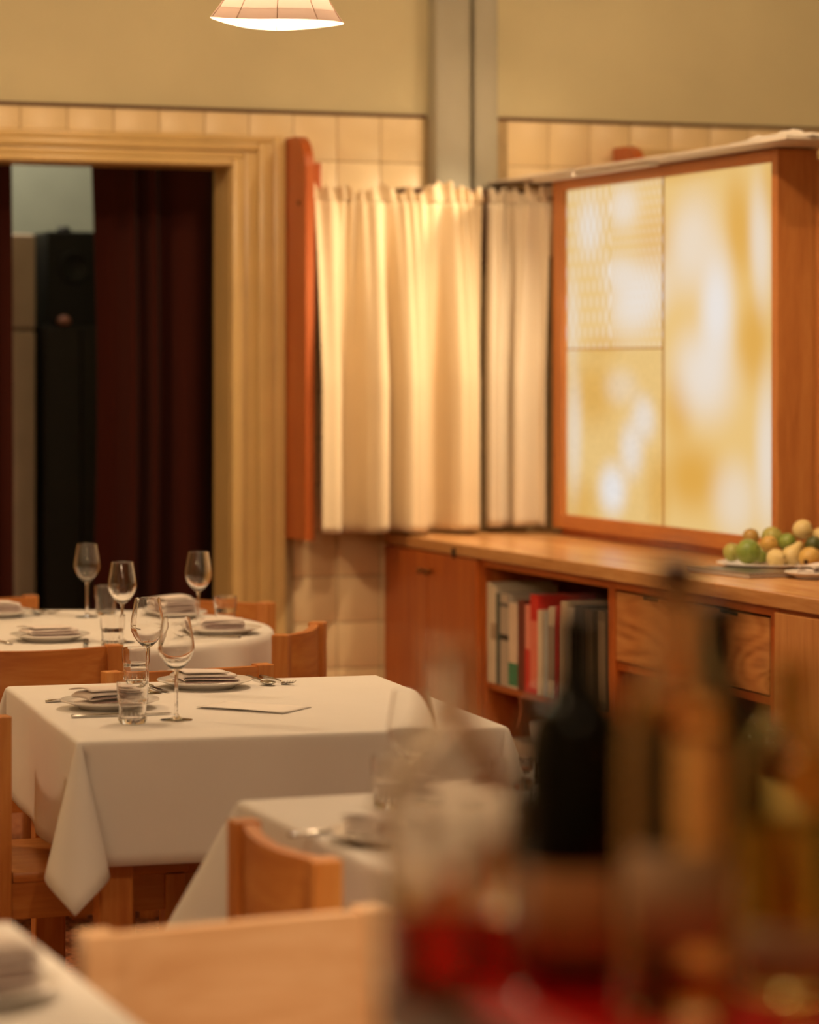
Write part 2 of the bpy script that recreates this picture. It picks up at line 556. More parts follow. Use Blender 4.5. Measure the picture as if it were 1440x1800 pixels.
cup = thing('dark_cupboard', 'black tall cupboard beside the pale refrigerator in the back room', 'cupboard', (ua, vv - 0.02, 0))
wd = ub - ua
B().box(0, wd, 0.03, 0.5, 0, ctop, 0.005).done('body', M['darkgrey'], cup)
B().box(0.004, wd * 0.5 - 0.003, 0, 0.03, 0.05, ctop - 0.01, 0.004).done('door', M['darkgrey'], cup)
B().box(wd * 0.5 + 0.003, wd - 0.004, 0, 0.03, 0.05, ctop - 0.01, 0.004).done('door', M['darkgrey'], cup)
ua, ub = u_at(86, vv), u_at(190, vv)
stop = z_at(406, u_at(100, vv), vv)
sp = thing('loudspeaker', 'black box loudspeaker standing on the dark cupboard', 'loudspeaker', (ua, vv + 0.02, ctop))
hh = stop - ctop
B().box(0, ub - ua, 0, 0.3, 0, hh, 0.006).done('case', M['black'], sp)
B().lathe([(0, -0.004), (0.05, 0.0), (0.06, 0.008), (0.066, 0.0)], 24).done('driver', M['black'], sp, True)
sp.children[-1].location = (0.11, -0.004, hh * 0.62); sp.children[-1].rotation_euler = (PI / 2, 0, 0)
B().lathe([(0, 0), (0.03, 0), (0.03, 0.014), (0.018, 0.026), (0, 0.028)], 20).done('knob', M['black'], sp, True).location = (u_at(127, vv) - ua, 0.12, hh - 0.001)
pk = B().lathe([(0, 0), (0.022, 0.002), (0.029, 0.014), (0.024, 0.030), (0.010, 0.040), (0, 0.041)], 24).done('trinket', plain('pink_ceramic', (0.45, 0.2, 0.15), 0.4), None, True)
pk.location = (u_at(112, vv), vv - 0.005, ctop + 0.0)
tag(pk, 'small rounded pinkish pot in front of the black loudspeaker', 'pot')

# ================================================================== COUNTER: four cabinets and one worktop
UF = 3.6                     # worktop front
UB = 4.26
HT = 0.90
wt = thing('worktop', 'long orange oak worktop running from the tiles to the fruit plate', 'worktop')
B().box(UF, UB, 7.13, VW - 0.003, HT - 0.04, HT, 0.003).done('board', M['top_y'], wt)
B().box(UF, UB, 5.72, 7.128, HT - 0.04, HT, 0.003).done('board', M['top_y'], wt)
B().tube([(UF - 0.006, v_at(800, UF), HT - 0.052), (UF - 0.006, v_at(800, UF), HT - 0.018)], [0.004, 0.007]).done('hook', M['black'], wt)

CF = UF + 0.02
Z1 = HT - 0.04
def carcass(root, w_, shelves=(), back=True, depth=0.6):
    """local x = along the counter towards the viewer, local y = depth; local z up"""
    for x in (0, w_ - 0.022): B().box(x, x + 0.022, 0, depth, 0, Z1 - 0.001, 0.001).done('side_panel', M['cab_z'], root)
    B().box(0.022, w_ - 0.022, 0.005, depth, 0.07, 0.09).done('bottom_panel', M['cab_x'], root)
    B().box(0.022, w_ - 0.022, 0.05, 0.07, 0, 0.07).done('plinth', M['darkwood'], root)
    B().box(0.022, w_ - 0.022, depth - 0.015, depth, 0.09, Z1 - 0.001).done('back_panel', M['cab_x'], root)
    B().box(0.022, w_ - 0.022, 0.002, 0.03, Z1 - 0.026, Z1 - 0.001).done('top_rail', M['cab_x'], root)
    for z in shelves: B().box(0.022, w_ - 0.022, 0.01, depth - 0.015, z - 0.022, z, 0.001).done('shelf', M['cab_x'], root)

def cabinet(label, v_far, v_near):
    r = thing('cabinet', label, 'cabinet', (CF, v_far, 0), -PI / 2, 'cabinet units under the worktop')
    return r, v_far - v_near

def knob(parent, x, z, y=-0.02):
    k = B().lathe([(0, 0), (0.006, 0), (0.005, 0.012), (0.011, 0.018), (0.011, 0.024), (0, 0.028)], 16).done('knob', M['brass'], parent, True)
    k.location = (x, y, z); k.rotation_euler = (PI / 2, 0, 0)

va, vb = VW - 0.006, v_at(847, CF)
cab1, wc = cabinet('reddish double door cabinet at tiled wall below the curtain', va, vb)
carcass(cab1, wc)
half = wc / 2
for k in (0, 1):
    d = B().box(0.004 + k * half, half - 0.003 + k * half, -0.02, -0.001, 0.075, Z1 - 0.006, 0.002).done('door', M['cab_z'], cab1)
    knob(d, half - 0.035 if k == 0 else half + 0.035, z_at(1001, CF, v_at(748, CF)))
va, vb = vb - 0.002, v_at(1075, CF)
cab2, wc2 = cabinet('open bookshelf cabinet with a row of cookbooks', va, vb)
SH = z_at(1200, CF, v_at(860, CF))
carcass(cab2, wc2, (SH,))
V2 = va
va, vb = vb - 0.002, v_at(1362, CF)
cab3, wc3 = cabinet('cabinet with swirling grained drawers above an open niche', va, vb)
DZ = 0.622
carcass(cab3, wc3, (DZ - 0.006,))
for k in (0, 1):
    x0 = 0.026 + k * (wc3 - 0.052) / 2
    d = B().box(x0, x0 + (wc3 - 0.052) / 2 - 0.006, 0.002, 0.02, DZ, Z1 - 0.034, 0.002).done('drawer', M['drawer'], cab3)
    xc = x0 + (wc3 - 0.052) / 4
    B().box(xc - 0.05, xc + 0.05, 0.001, 0.004, Z1 - 0.043, Z1 - 0.034).done('finger_slot', M['black'], d)
V3 = va
va, vb = vb - 0.002, 5.75
cab4, wc4 = cabinet('paler oak door cabinet at the end below the white plate', va, vb)
carcass(cab4, wc4)
for k in (0, 1):
    d = B().box(0.03 + k * (wc4 - 0.06) / 2, 0.026 + (k + 1) * (wc4 - 0.06) / 2, -0.018, -0.001, 0.075, Z1 - 0.012, 0.002).done('door', M['door_oak'], cab4)
    knob(d, 0.03 + (wc4 - 0.06) / 2 + (-0.04 if k == 0 else 0.04), 0.7, -0.018)

# books on the shelf
def book(px0, px1, top, depth, col, label, band=None, lean=0.0, cat='book', z0=None, set_back=0.0):
    uS = CF + 0.004 + set_back
    z0 = SH if z0 is None else z0
    vh, vl = v_at(px0, uS), v_at(px1, uS)
    t = max(0.008, vh - vl - 0.0015)
    h = z_at(top, uS, (vh + vl) / 2) - z0
    r = thing('book', label, cat, (uS, vh - 0.0007, z0 + 0.0002), -PI / 2, 'books in the open cabinet')
    m = plain('book_cover', col, 0.5, 0.06, 20)
    c = B()
    c.box(0, t, 0, 0.003, 0, h, 0.0008); c.box(0, 0.0022, 0.003, depth, 0, h); c.box(t - 0.0022, t, 0.003, depth, 0, h)
    c.done('cover', m, r)
    B().box(0.0022, t - 0.0022, 0.003, depth - 0.004, 0.003, h - 0.004).done('pages', M['paper'], r)
    if band:
        for (a, b2, bc) in band:
            B().box(-0.0003, t + 0.0003, -0.0004, 0.0026, a * h, b2 * h).done('spine_band', plain('spine_print', bc, 0.5, 0.05, 30), r)
    if lean:
        r.rotation_euler = (0, 0, -PI / 2)
    return r

CREAM, GREY = (0.62, 0.54, 0.40), (0.40, 0.36, 0.28)
book(856, 863, 1024, 0.22, CREAM, 'tall cream book at the left end of the shelf')
book(863, 872, 1030, 0.22, (0.66, 0.58, 0.45), 'second tall cream book beside the end one', [(0.45, 0.62, (0.4, 0.3, 0.2))])
book(872, 879, 1043, 0.2, (0.06, 0.09, 0.08), 'thin dark teal book after the cream pair')
book(879, 893, 1044, 0.2, (0.46, 0.40, 0.32), 'greyish book with black bar across its spine', [(0.50, 0.56, (0.02, 0.02, 0.02)), (0.86, 0.9, (0.1, 0.1, 0.1))])
book(894, 909, 1061, 0.2, (0.72, 0.58, 0.44), 'cream book with green lower spine', [(0.03, 0.30, (0.05, 0.24, 0.13))])
book(910, 922, 1056, 0.2, (0.16, 0.03, 0.02), 'dark maroon book right of the green footed one')
book(923, 932, 1064, 0.19, (0.78, 0.28, 0.20), 'salmon pink book leaning on the bright red one', [(0.0, 0.5, (0.60, 0.04, 0.03))])
book(932, 945, 1046, 0.2, (0.62, 0.03, 0.02), 'tall bright red book standing above its neighbours', [(0.06, 0.74, (0.75, 0.20, 0.13))])
book(945, 952, 1073, 0.18, (0.70, 0.58, 0.42), 'thin cream book right of the bright red one')
book(957, 964, 1077, 0.18, (0.42, 0.44, 0.42), 'thin blue grey book after the gap')
book(965, 976, 1068, 0.18, (0.66, 0.56, 0.42), 'cream paperback between blue grey and crimson books', [(0.2, 0.8, (0.35, 0.28, 0.22))])
book(977, 985, 1066, 0.18, (0.42, 0.02, 0.025), 'crimson book near the middle of the shelf')
book(986, 996, 1058, 0.18, (0.60, 0.48, 0.34), 'beige book right of the crimson one')
book(997, 1008, 1070, 0.18, (0.50, 0.44, 0.36), 'stone grey book half hidden by the dark wine bottle')
book(1010, 1024, 1066, 0.18, (0.07, 0.06, 0.05), 'black book behind the dark wine bottle')
book(1026, 1040, 1072, 0.18, (0.10, 0.07, 0.04), 'dark brown book behind the dark bottle neck')
book(1050, 1063, 1075, 0.18, (0.12, 0.09, 0.06), 'mottled dark book at the right end of the shelf', [(0.1, 0.9, (0.2, 0.15, 0.1))])
# lower compartment: two flat volumes and a white cup
zb = 0.09
yl = 0.10
for k, (hh, wv_, col, lab) in enumerate([(0.05, 0.30, (0.30, 0.22, 0.15), 'thick brown volume lying flat at the bottom of the shelf cabinet'),
                                        (0.04, 0.27, (0.42, 0.36, 0.28), 'grey volume lying flat on the thick brown one'),
                                        (0.045, 0.28, (0.12, 0.07, 0.04), 'dark volume lying flat beneath the topmost papers'),
                                        (0.05, 0.26, (0.55, 0.47, 0.38), 'pale stack topping volume lying flat below the book row')]):
    r = thing('book', lab, 'book', (CF + 0.05, V2 - 0.06 - 0.01 * k, zb), -PI / 2, 'flat volumes below the book row')
    c = B(); c.box(0, wv_, 0, 0.22, 0, 0.003); c.box(0, wv_, 0, 0.22, hh - 0.003, hh); c.box(0, wv_, 0, 0.003, 0.003, hh - 0.003)
    c.done('cover', plain('book_cover', col, 0.5), r)
    B().box(0.004, wv_ - 0.004, 0.003, 0.216, 0.003, hh - 0.003).done('pages', M['paper'], r)
    zb += hh
cup_ = B().lathe([(0, 0), (0.028, 0), (0.034, 0.03), (0.038, 0.065), (0.035, 0.065), (0.031, 0.03), (0.025, 0.006), (0, 0.005)], 24).done('cup', M['china'], None, True)
cup_.location = (CF + 0.12, V2 - 0.22, zb)
tag(cup_, 'small white cup on the flat volumes below the books', 'cup')
rib = B().grid(lambda i, j: (0.0 + 0.004 * j, 0.006 * math.sin(i * 4) + 0.0, -0.10 * i), 10, 1).done('ribbon', plain('orange_ribbon', (0.6, 0.2, 0.08), 0.6), None, True)
solid(rib, 0.0015)
rib.location = (CF + 0.004, v_at(911, CF), SH - 0.02); rib.rotation_euler = (0, 0, -PI / 2)
tag(rib, 'orange bookmark ribbon hanging below the book shelf', 'ribbon')
jar = thing('storage_jar', 'glass storage jar in the dark niche under the drawers', 'jar', (CF + 0.12, V3 - 0.72, DZ - 0.3), 0)
B().box(0, 0, 0, 0, 0, 0).bm.free()
for z in (0.322,):
    B().box(0.022, wc3 - 0.022, 0.01, 0.585, z - 0.022, z, 0.001).done('shelf', M['cab_x'], cab3)
jar.location.z = 0.322
B().lathe([(0, 0), (0.045, 0), (0.05, 0.01), (0.05, 0.12), (0.04, 0.135), (0.037, 0.135), (0.046, 0.118), (0.046, 0.012), (0, 0.006)], 24).done('body', M['glass'], jar, True)
B().lathe([(0, 0.135), (0.042, 0.135), (0.042, 0.155), (0.0, 0.157)], 24).done('lid', M['steel'], jar, 'auto')

# ================================================================== LIGHT BOX
BX0 = v_at(978, 4.12)        # left (far) end
BX1 = v_at(1374, 4.12)       # right (near) end
LB = thing('light_box', 'wooden framed backlit screen of patterned yellow glass on the worktop', 'light box', (4.12, BX0, HT), -PI / 2)
LW = BX0 - BX1
ZB, ZTOP = 0.025, 1.245
GX0, GX1 = BX0 - v_at(995, 4.12), BX0 - v_at(1363, 4.12)
GZ0, GZ1 = 0.075, 1.207
fd = 0.014
B().box(0, GX0, -fd, 0.11, ZB, ZTOP, 0.003).done('frame_stile', M['box_z'], LB)
B().box(GX1, LW, -fd, 0.11, ZB, ZTOP, 0.003).done('frame_stile', M['box_z'], LB)
B().box(GX0, GX1, -fd, 0.11, GZ1, ZTOP, 0.003).done('frame_rail', M['box_x'], LB)
B().box(GX0, GX1, -fd, 0.11, ZB, GZ0, 0.003).done('frame_rail', M['box_x'], LB)
B().box(0.02, LW - 0.01, 0.012, 0.10, 0.0, ZB, 0.002).done('plinth', M['fin'], LB)
B().box(0.0, LW, 0.11, 0.122, 0.0, ZTOP).done('back_board', M['box_z'], LB)
B().box(LW - 0.03, LW + 0.004, 0.122, 0.20, 0.0, ZTOP - 0.03, 0.004).done('end_post', M['box_z'], LB)
PXM, PZM = BX0 - v_at(1165, 4.12), z_at(613, 4.12, v_at(1080, 4.12)) - HT

def lb_local(px, py):
    v = v_at(px, 4.12)
    return BX0 - v, z_at(py, 4.12, v) - HT

WHITE_BLOBS = [(1075, 860, 34, 62, 0, 1.0), (1108, 790, 30, 70, -28, .75), (1130, 735, 30, 55, -15, .7), (1120, 525, 75, 85, 10, .8), (1035, 400, 34, 75, 0, .65),
               (1095, 365, 40, 55, 0, .6), (1085, 480, 45, 45, 0, .55), (1258, 540, 42, 140, 0, .95), (1235, 660, 75, 110, -10, .75), (1215, 430, 65, 120, 18, .6), (1335, 430, 26, 150, 6, .6),
               (1348, 800, 30, 190, 0, .65), (1290, 880, 55, 95, 0, .5), (1008, 760, 20, 150, 0, .5), (1005, 560, 18, 110, 0, .4), (1090, 680, 40, 45, 0, .35)]
AMBER_BLOBS = [(1215, 840, 72, 85, 0, 1.0), (1322, 600, 40, 110, 0, .9), (1297, 400, 34, 130, 12, .85), (1190, 720, 36, 90, 0, .7), (1042, 690, 55, 85, 0, .75), (1020, 890, 40, 70, 0, .7),
               (1150, 420, 45, 75, 0, .6), (1155, 870, 30, 90, 0, .7), (1195, 300, 120, 30, 0, .5), (1352, 330, 25, 80, 0, .5), (1060, 605, 50, 35, 0, .5)]

def pane_material(name, pattern):
    m, nt, b = mat(name)
    nt.nodes.remove(b)
    tc = nt.nodes.new('ShaderNodeTexCoord')
    def field(blobs):
        acc = None
        for (px, py, rx, ry, rot, wgt) in blobs:
            x, z = lb_local(px, py)
            x2, _ = lb_local(px + rx, py)
            _, z2 = lb_local(px, py - ry)
            mp = nt.nodes.new('ShaderNodeMapping'); mp.vector_type = 'TEXTURE'
            mp.inputs['Location'].default_value = (x, 0, z)
            mp.inputs['Rotation'].default_value = (0, math.radians(-rot), 0)
            mp.inputs['Scale'].default_value = (abs(x2 - x) * 1.25, 1.0, abs(z2 - z) * 1.25)
            L(nt, tc.outputs['Object'], mp.inputs[0])
            gr = nt.nodes.new('ShaderNodeTexGradient'); gr.gradient_type = 'SPHERICAL'
            L(nt, mp.outputs[0], gr.inputs[0])
            mr = nt.nodes.new('ShaderNodeMapRange'); mr.interpolation_type = 'SMOOTHERSTEP'
            mr.inputs['To Max'].default_value = wgt
            L(nt, gr.outputs['Fac'], mr.inputs[0])
            if acc is None: acc = mr.outputs[0]
            else:
                inv = nt.nodes.new('ShaderNodeMath'); inv.operation = 'SUBTRACT'; inv.inputs[0].default_value = 1.0
                L(nt, mr.outputs[0], inv.inputs[1])
                sm = nt.nodes.new('ShaderNodeMath'); sm.operation = 'MULTIPLY_ADD'
                L(nt, acc, sm.inputs[0]); L(nt, inv.outputs[0], sm.inputs[1]); L(nt, mr.outputs[0], sm.inputs[2])
                acc = sm.outputs[0]
        return acc
    wf, af = field(WHITE_BLOBS), field(AMBER_BLOBS)
    def mix(fac, a, bcol):
        mx = nt.nodes.new('ShaderNodeMix'); mx.data_type = 'RGBA'
        L(nt, fac, mx.inputs[0])
        for s_, c in ((6, a), (7, bcol)):
            if isinstance(c, tuple): mx.inputs[s_].default_value = (*c, 1)
            else: L(nt, c, mx.inputs[s_])
        return mx.outputs[2]
    # relief of the pressed glass
    if pattern == 'lozenge':
        sep = nt.nodes.new('ShaderNodeSeparateXYZ'); L(nt, tc.outputs['Object'], sep.inputs[0])
        def sine(src, period):
            a = nt.nodes.new('ShaderNodeMath'); a.operation = 'MULTIPLY'; a.inputs[1].default_value = 2 * PI / period
            c = nt.nodes.new('ShaderNodeMath'); c.operation = 'SINE'
            L(nt, src, a.inputs[0]); L(nt, a.outputs[0], c.inputs[0]); return c.outputs[0]
        def prod(a, c):
            q = nt.nodes.new('ShaderNodeMath'); q.operation = 'MULTIPLY'; L(nt, a, q.inputs[0]); L(nt, c, q.inputs[1]); return q.outputs[0]
        big = prod(sine(sep.outputs['X'], 0.050), sine(sep.outputs['Z'], 0.105))
        small = prod(sine(sep.outputs['X'], 0.038), sine(sep.outputs['Z'], 0.062))
        st = nt.nodes.new('ShaderNodeMath'); st.operation = 'GREATER_THAN'; st.inputs[1].default_value = 0.52 * PXM
        L(nt, sep.outputs['X'], st.inputs[0])
        mm = nt.nodes.new('ShaderNodeMix'); mm.data_type = 'FLOAT'
        L(nt, st.outputs[0], mm.inputs[0]); L(nt, big, mm.inputs[2]); L(nt, small, mm.inputs[3])
        half = nt.nodes.new('ShaderNodeMapRange'); half.inputs[1].default_value = -0.7; half.inputs[2].default_value = 0.7
        L(nt, mm.outputs[0], half.inputs[0])
        pat = half.outputs[0]; lo, hi = 0.70, 1.18
    elif pattern == 'grid':
        br = nt.nodes.new('ShaderNodeTexNoise'); br.inputs['Scale'].default_value = 70; br.inputs['Detail'].default_value = 3
        L(nt, tc.outputs['Object'], br.inputs[0]); pat = br.outputs['Fac']; lo, hi = 0.80, 1.14
    else:
        br = nt.nodes.new('ShaderNodeTexWave'); br.bands_direction = 'X'; br.inputs['Scale'].default_value = 24; br.inputs['Distortion'].default_value = 0.3
        L(nt, tc.outputs['Object'], br.inputs[0]); pat = br.outputs['Fac']; lo, hi = 0.96, 1.04
    if pattern == 'lozenge':
        mr0 = nt.nodes.new('ShaderNodeMapRange'); mr0.inputs['To Min'].default_value = -0.36; mr0.inputs['To Max'].default_value = 0.42
        L(nt, pat, mr0.inputs[0])
        ad = nt.nodes.new('ShaderNodeMath'); ad.operation = 'ADD'; ad.use_clamp = True
        L(nt, wf, ad.inputs[0]); L(nt, mr0.outputs[0], ad.inputs[1])
        wf = ad.outputs[0]; lo, hi = 0.92, 1.06
    base = mix(af, (0.80, 0.53, 0.20), (0.72, 0.38, 0.07))
    col = mix(wf, base, (0.80, 0.76, 0.73))
    mr = nt.nodes.new('ShaderNodeMapRange'); mr.inputs['To Min'].default_value = lo; mr.inputs['To Max'].default_value = hi
    L(nt, pat, mr.inputs[0])
    vm = nt.nodes.new('ShaderNodeVectorMath'); vm.operation = 'SCALE'
    L(nt, col, vm.inputs[0]); L(nt, mr.outputs[0], vm.inputs['Scale'])
    e = nt.nodes.new('ShaderNodeEmission'); L(nt, vm.outputs[0], e.inputs[0]); e.inputs[1].default_value = 1.0
    gl = nt.nodes.new('ShaderNodeBsdfGlossy'); gl.inputs['Roughness'].default_value = 0.2; gl.inputs[0].default_value = (0.03, 0.03, 0.03, 1)
    ads = nt.nodes.new('ShaderNodeAddShader'); L(nt, e.outputs[0], ads.inputs[0]); L(nt, gl.outputs[0], ads.inputs[1])
    L(nt, ads.outputs[0], nt.nodes['Material Output'].inputs[0])
    return m

B().box(GX0 - 0.004, PXM - 0.002, 0.004, 0.010, PZM + 0.0015, GZ1 + 0.004).done('pane', pane_material('lozenge_glass', 'lozenge'), LB)['label'] = 'upper pane of small lozenge pressed yellow glass'
B().box(GX0 - 0.004, PXM - 0.002, 0.004, 0.010, GZ0 - 0.004, PZM - 0.0015).done('pane', pane_material('grained_glass', 'grid'), LB)['label'] = 'lower pane of fine grained yellow glass'
B().box(PXM + 0.002, GX1 + 0.004, 0.004, 0.010, GZ0 - 0.004, GZ1 + 0.004).done('pane', pane_material('reeded_glass', 'reeded'), LB)['label'] = 'tall pane of vertically reeded yellow glass'
B().box(PXM - 0.0035, PXM + 0.0035, 0.001, 0.02, GZ0, GZ1).done('joint_strip', plain('amber_putty', (0.42, 0.22, 0.05), 0.7), LB)
B().box(GX0, PXM - 0.0036, 0.001, 0.02, PZM - 0.0025, PZM + 0.0025).done('joint_strip', bpy.data.materials['amber_putty'], LB)

# thin pale shelf board above curtain and light box
shelf_v1 = v_at(1382, 3.985)
sb = thing('shelf_board', 'thin pale board running along the top of the light box', 'shelf')
B().box(3.985, 4.30, shelf_v1, VW - 0.012, HT + ZTOP + 0.004, HT + ZTOP + 0.014, 0.002).done('board', M['white_card'], sb)
for v in (9.62, 8.95, 7.9):
    B().box(4.14, 4.20, v - 0.03, v + 0.03, HT + ZTOP - 0.0005, HT + ZTOP + 0.0045).done('spacer', M['black'], sb)
# strip light added under the board's front edge to side-light curtain and worktop
sl = thing('added_strip_light', 'added slim strip light tucked under the pale board beside the curtain', 'strip light')
B().box(4.015, 4.055, 8.42, 9.36, HT + ZTOP - 0.008, HT + ZTOP + 0.0038, 0.002).done('housing', M['white_card'], sl)
ld = bpy.data.lights.new('added_strip_lamp', 'AREA'); ld.shape = 'RECTANGLE'; ld.size = 0.75; ld.size_y = 0.03; ld.energy = STRIP_W; ld.spread = math.radians(115); ld.color = (1.0, 0.74, 0.46)
lo_ = bpy.data.objects.new('added_strip_lamp', ld); COL.objects.link(lo_); lo_.parent = sl
lo_.location = (4.012, 8.97, HT + ZTOP - 0.012)
nz_ = Vector((-0.56, 0.34, -0.76)).normalized(); ty_ = Vector((0, 1, 0)); tx_ = (ty_ - nz_ * ty_.dot(nz_)).normalized()
zz_ = -nz_; yy_ = zz_.cross(tx_)
lo_.rotation_euler = Matrix((tx_, yy_, zz_)).transposed().to_euler()
# crumpled plastic on the end of the board
def crumple(i, j):
    p = Vector((3.99 + 0.20 * i, shelf_v1 + 0.005 + 0.36 * (1 - j), HT + ZTOP + 0.016))
    n1 = mnoise.noise((i * 4, j * 7, 1.3)); n2 = mnoise.noise((i * 9, j * 15, 5.0))
    fall = math.sin(PI * min(1, max(0, i * 1.0))) ** 0.5 * math.sin(PI * j) ** 0.4
    return (p.x + 0.01 * n2, p.y + 0.02 * n1, p.z + max(0.0, (0.016 + 0.020 * n1 + 0.012 * n2) * fall))
cr = B().grid(crumple, 24, 30).done('plastic_wrap', M['plastic'], None, False)
solid(cr, 0.0015)
tag(cr, 'crumpled white plastic wrap lying on the end of the pale board', 'plastic wrap')

# ================================================================== FRUIT, TRAY, PLATES ON THE COUNTER
def plate_obj(name, r, h, label, loc, group=None, m=None):
    k = r / 0.11
    prof = [(0, 0.004), (0.062 * k, 0.004), (0.064 * k, 0), (0.068 * k, 0), (0.07 * k, 0.004), (0.088 * k, 0.011 * h), (r, 0.018 * h), (r - 0.001, 0.0205 * h), (0.087 * k, 0.0145 * h), (0.066 * k, 0.0075), (0, 0.0072)]
    t = thing(name, label, 'plate', loc, 0, group)
    B().lathe(prof, 48).done('dish', m or M['china'], t, True)
    return t

pl_c = atd(1348, 8.50)
plate_obj('serving_plate', 0.148, 1.0, 'pale plate piled with green and yellow fruit', (pl_c[0], pl_c[1], HT + 0.0003))

def fruit_mat(name, c1, c2):
    m, nt, b = mat(name)
    vec = mapped(nt)
    n = noise(nt, vec, 14, 3, 0.3)
    L(nt, ramp(nt, n, [(0.35, c1), (0.65, c2)]), b.inputs['Base Color'])
    b.inputs['Roughness'].default_value = 0.42
    bump(nt, b, noise(nt, vec, 260, 2), 0.12, 0.001)
    return m
FM = {'green': fruit_mat('green_skin', (0.16, 0.24, 0.035), (0.30, 0.36, 0.07)),
      'lime': fruit_mat('yellow_green_skin', (0.42, 0.36, 0.09), (0.36, 0.38, 0.10)),
      'gold': fruit_mat('golden_skin', (0.55, 0.32, 0.07), (0.62, 0.40, 0.11)),
      'brown': fruit_mat('russet_skin', (0.40, 0.24, 0.06), (0.50, 0.31, 0.08)),
      'pale': fruit_mat('pale_yellow_skin', (0.66, 0.50, 0.20), (0.70, 0.56, 0.28)),
      'dark': fruit_mat('dark_green_skin', (0.06, 0.075, 0.02), (0.12, 0.13, 0.035)),
      'stem': plain('stem_brown', (0.09, 0.04, 0.02), 0.8)}

def fruit(name, kind, px, py, r, Y, label, shape='round', tilt=(0, 0, 0), cat='fruit', squash=1.0):
    u, v = atd(px, Y)
    r *= 1.05
    z = CZ - (py - HY) / F * Y
    t = thing(name, label, cat, (u, v, z), 0, 'fruit on the counter plate')
    if shape == 'round':
        prof = [(0, -1), (0.30, -0.95), (0.62, -0.78), (0.86, -0.48), (0.985, -0.1), (0.97, 0.25), (0.83, 0.58), (0.60, 0.82), (0.32, 0.95), (0.12, 0.965), (0, 0.93)]
    elif shape == 'lemon':
        prof = [(0, -1.18), (0.10, -1.12), (0.26, -0.98), (0.60, -0.80), (0.88, -0.45), (1.0, 0), (0.90, 0.42), (0.62, 0.80), (0.26, 1.0), (0.14, 1.15), (0, 1.2)]
    else:
        prof = [(0, -1), (0.16, -1.02), (0.5, -0.92), (0.85, -0.6), (1.0, -0.1), (0.93, 0.35), (0.70, 0.8), (0.48, 1.2), (0.36, 1.55), (0.2, 1.75), (0, 1.78)]
    o = B().lathe([(a * r, c * r * squash) for a, c in prof], 28).done('flesh', FM[kind], t, True)
    top = prof[-1][1] * r * squash
    s = B().tube([(0, 0, top - 0.004), (0.0005, 0, top + 0.001), (0.001, 0, top + 0.003)], [0.0022, 0.0017, 0.0022], 8).done('stem', FM['stem'], t, True)
    if shape == 'pear':
        B().lathe([(0, -1.0 * r), (0.15 * r, -1.03 * r), (0.22 * r, -1.10 * r), (0.10 * r, -1.02 * r), (0, -1.0 * r)], 16).done('blossom_end', FM['stem'], t, True)
    t.rotation_euler = tilt
    return t

fruit('green_mango', 'lime', 1287, 971, 0.0260, 8.53, 'yellowish green fruit at the left edge of the plate', tilt=(0.2, 0.1, 0), squash=1.0)
fruit('green_mango', 'green', 1315, 970, 0.0355, 8.44, 'largest green fruit at the front of the plate', tilt=(1.2, 0.2, 0.4), squash=0.98)
fruit('russet_apple', 'brown', 1320, 944, 0.0240, 8.56, 'small russet fruit on top behind the largest green one', tilt=(0.3, -0.2, 0))
fruit('green_mango', 'lime', 1357, 945, 0.0310, 8.57, 'yellow green fruit high at the back of the pile', tilt=(0.6, 0.5, 0))
fruit('golden_plum', 'gold', 1352, 957, 0.0250, 8.50, 'round golden fruit in the middle of the pile', tilt=(1.0, 0.2, 0))
fruit('lime', 'green', 1384, 953, 0.0255, 8.53, 'mid green fruit under the pale topmost one', shape='round', tilt=(0.5, 0.8, 0))
fruit('lemon', 'pale', 1364, 982, 0.0280, 8.42, 'yellow lemon low in front right of the largest green fruit', shape='lemon', tilt=(1.35, 0.3, 0.2), squash=0.92)
fruit('quince', 'pale', 1411, 931, 0.0285, 8.53, 'pale yellow quince topmost on the pile', tilt=(1.0, 0.9, 0.2))
fruit('quince', 'pale', 1391, 977, 0.0270, 8.46, 'pear shaped yellow quince leaning to the right', shape='pear', tilt=(0.15, 0.62, 0))
fruit('quince', 'gold', 1424, 981, 0.0310, 8.40, 'orange yellow quince showing its dark blossom end', shape='pear', tilt=(-1.15, 0.9, -0.5))
fruit('avocado', 'dark', 1430, 957, 0.0235, 8.47, 'dark green bumpy fruit right of the leaning quince', shape='round', tilt=(0.8, 0.3, 0))
fruit('lemon', 'pale', 1441, 942, 0.0230, 8.53, 'pale lemon cut by the right picture edge', shape='lemon', tilt=(0.4, 0.3, 0))
fruit('lime', 'green', 1340, 975, 0.0240, 8.56, 'green fruit deep in the pile below the golden one', tilt=(0.2, 0.3, 0))
fruit('lemon', 'gold', 1330, 968, 0.0250, 8.63, 'yellow lemon buried at the back of the plate', shape='lemon', tilt=(1.5, 0, 1.2))
fruit('lime', 'lime', 1392, 970, 0.0260, 8.60, 'lime coloured fruit buried under the quinces', tilt=(0.5, 0, 1.0))
fruit('lemon', 'gold', 1420, 968, 0.0250, 8.56, 'golden lemon buried behind the orange yellow quince', shape='lemon', tilt=(1.5, 0, 0.2))

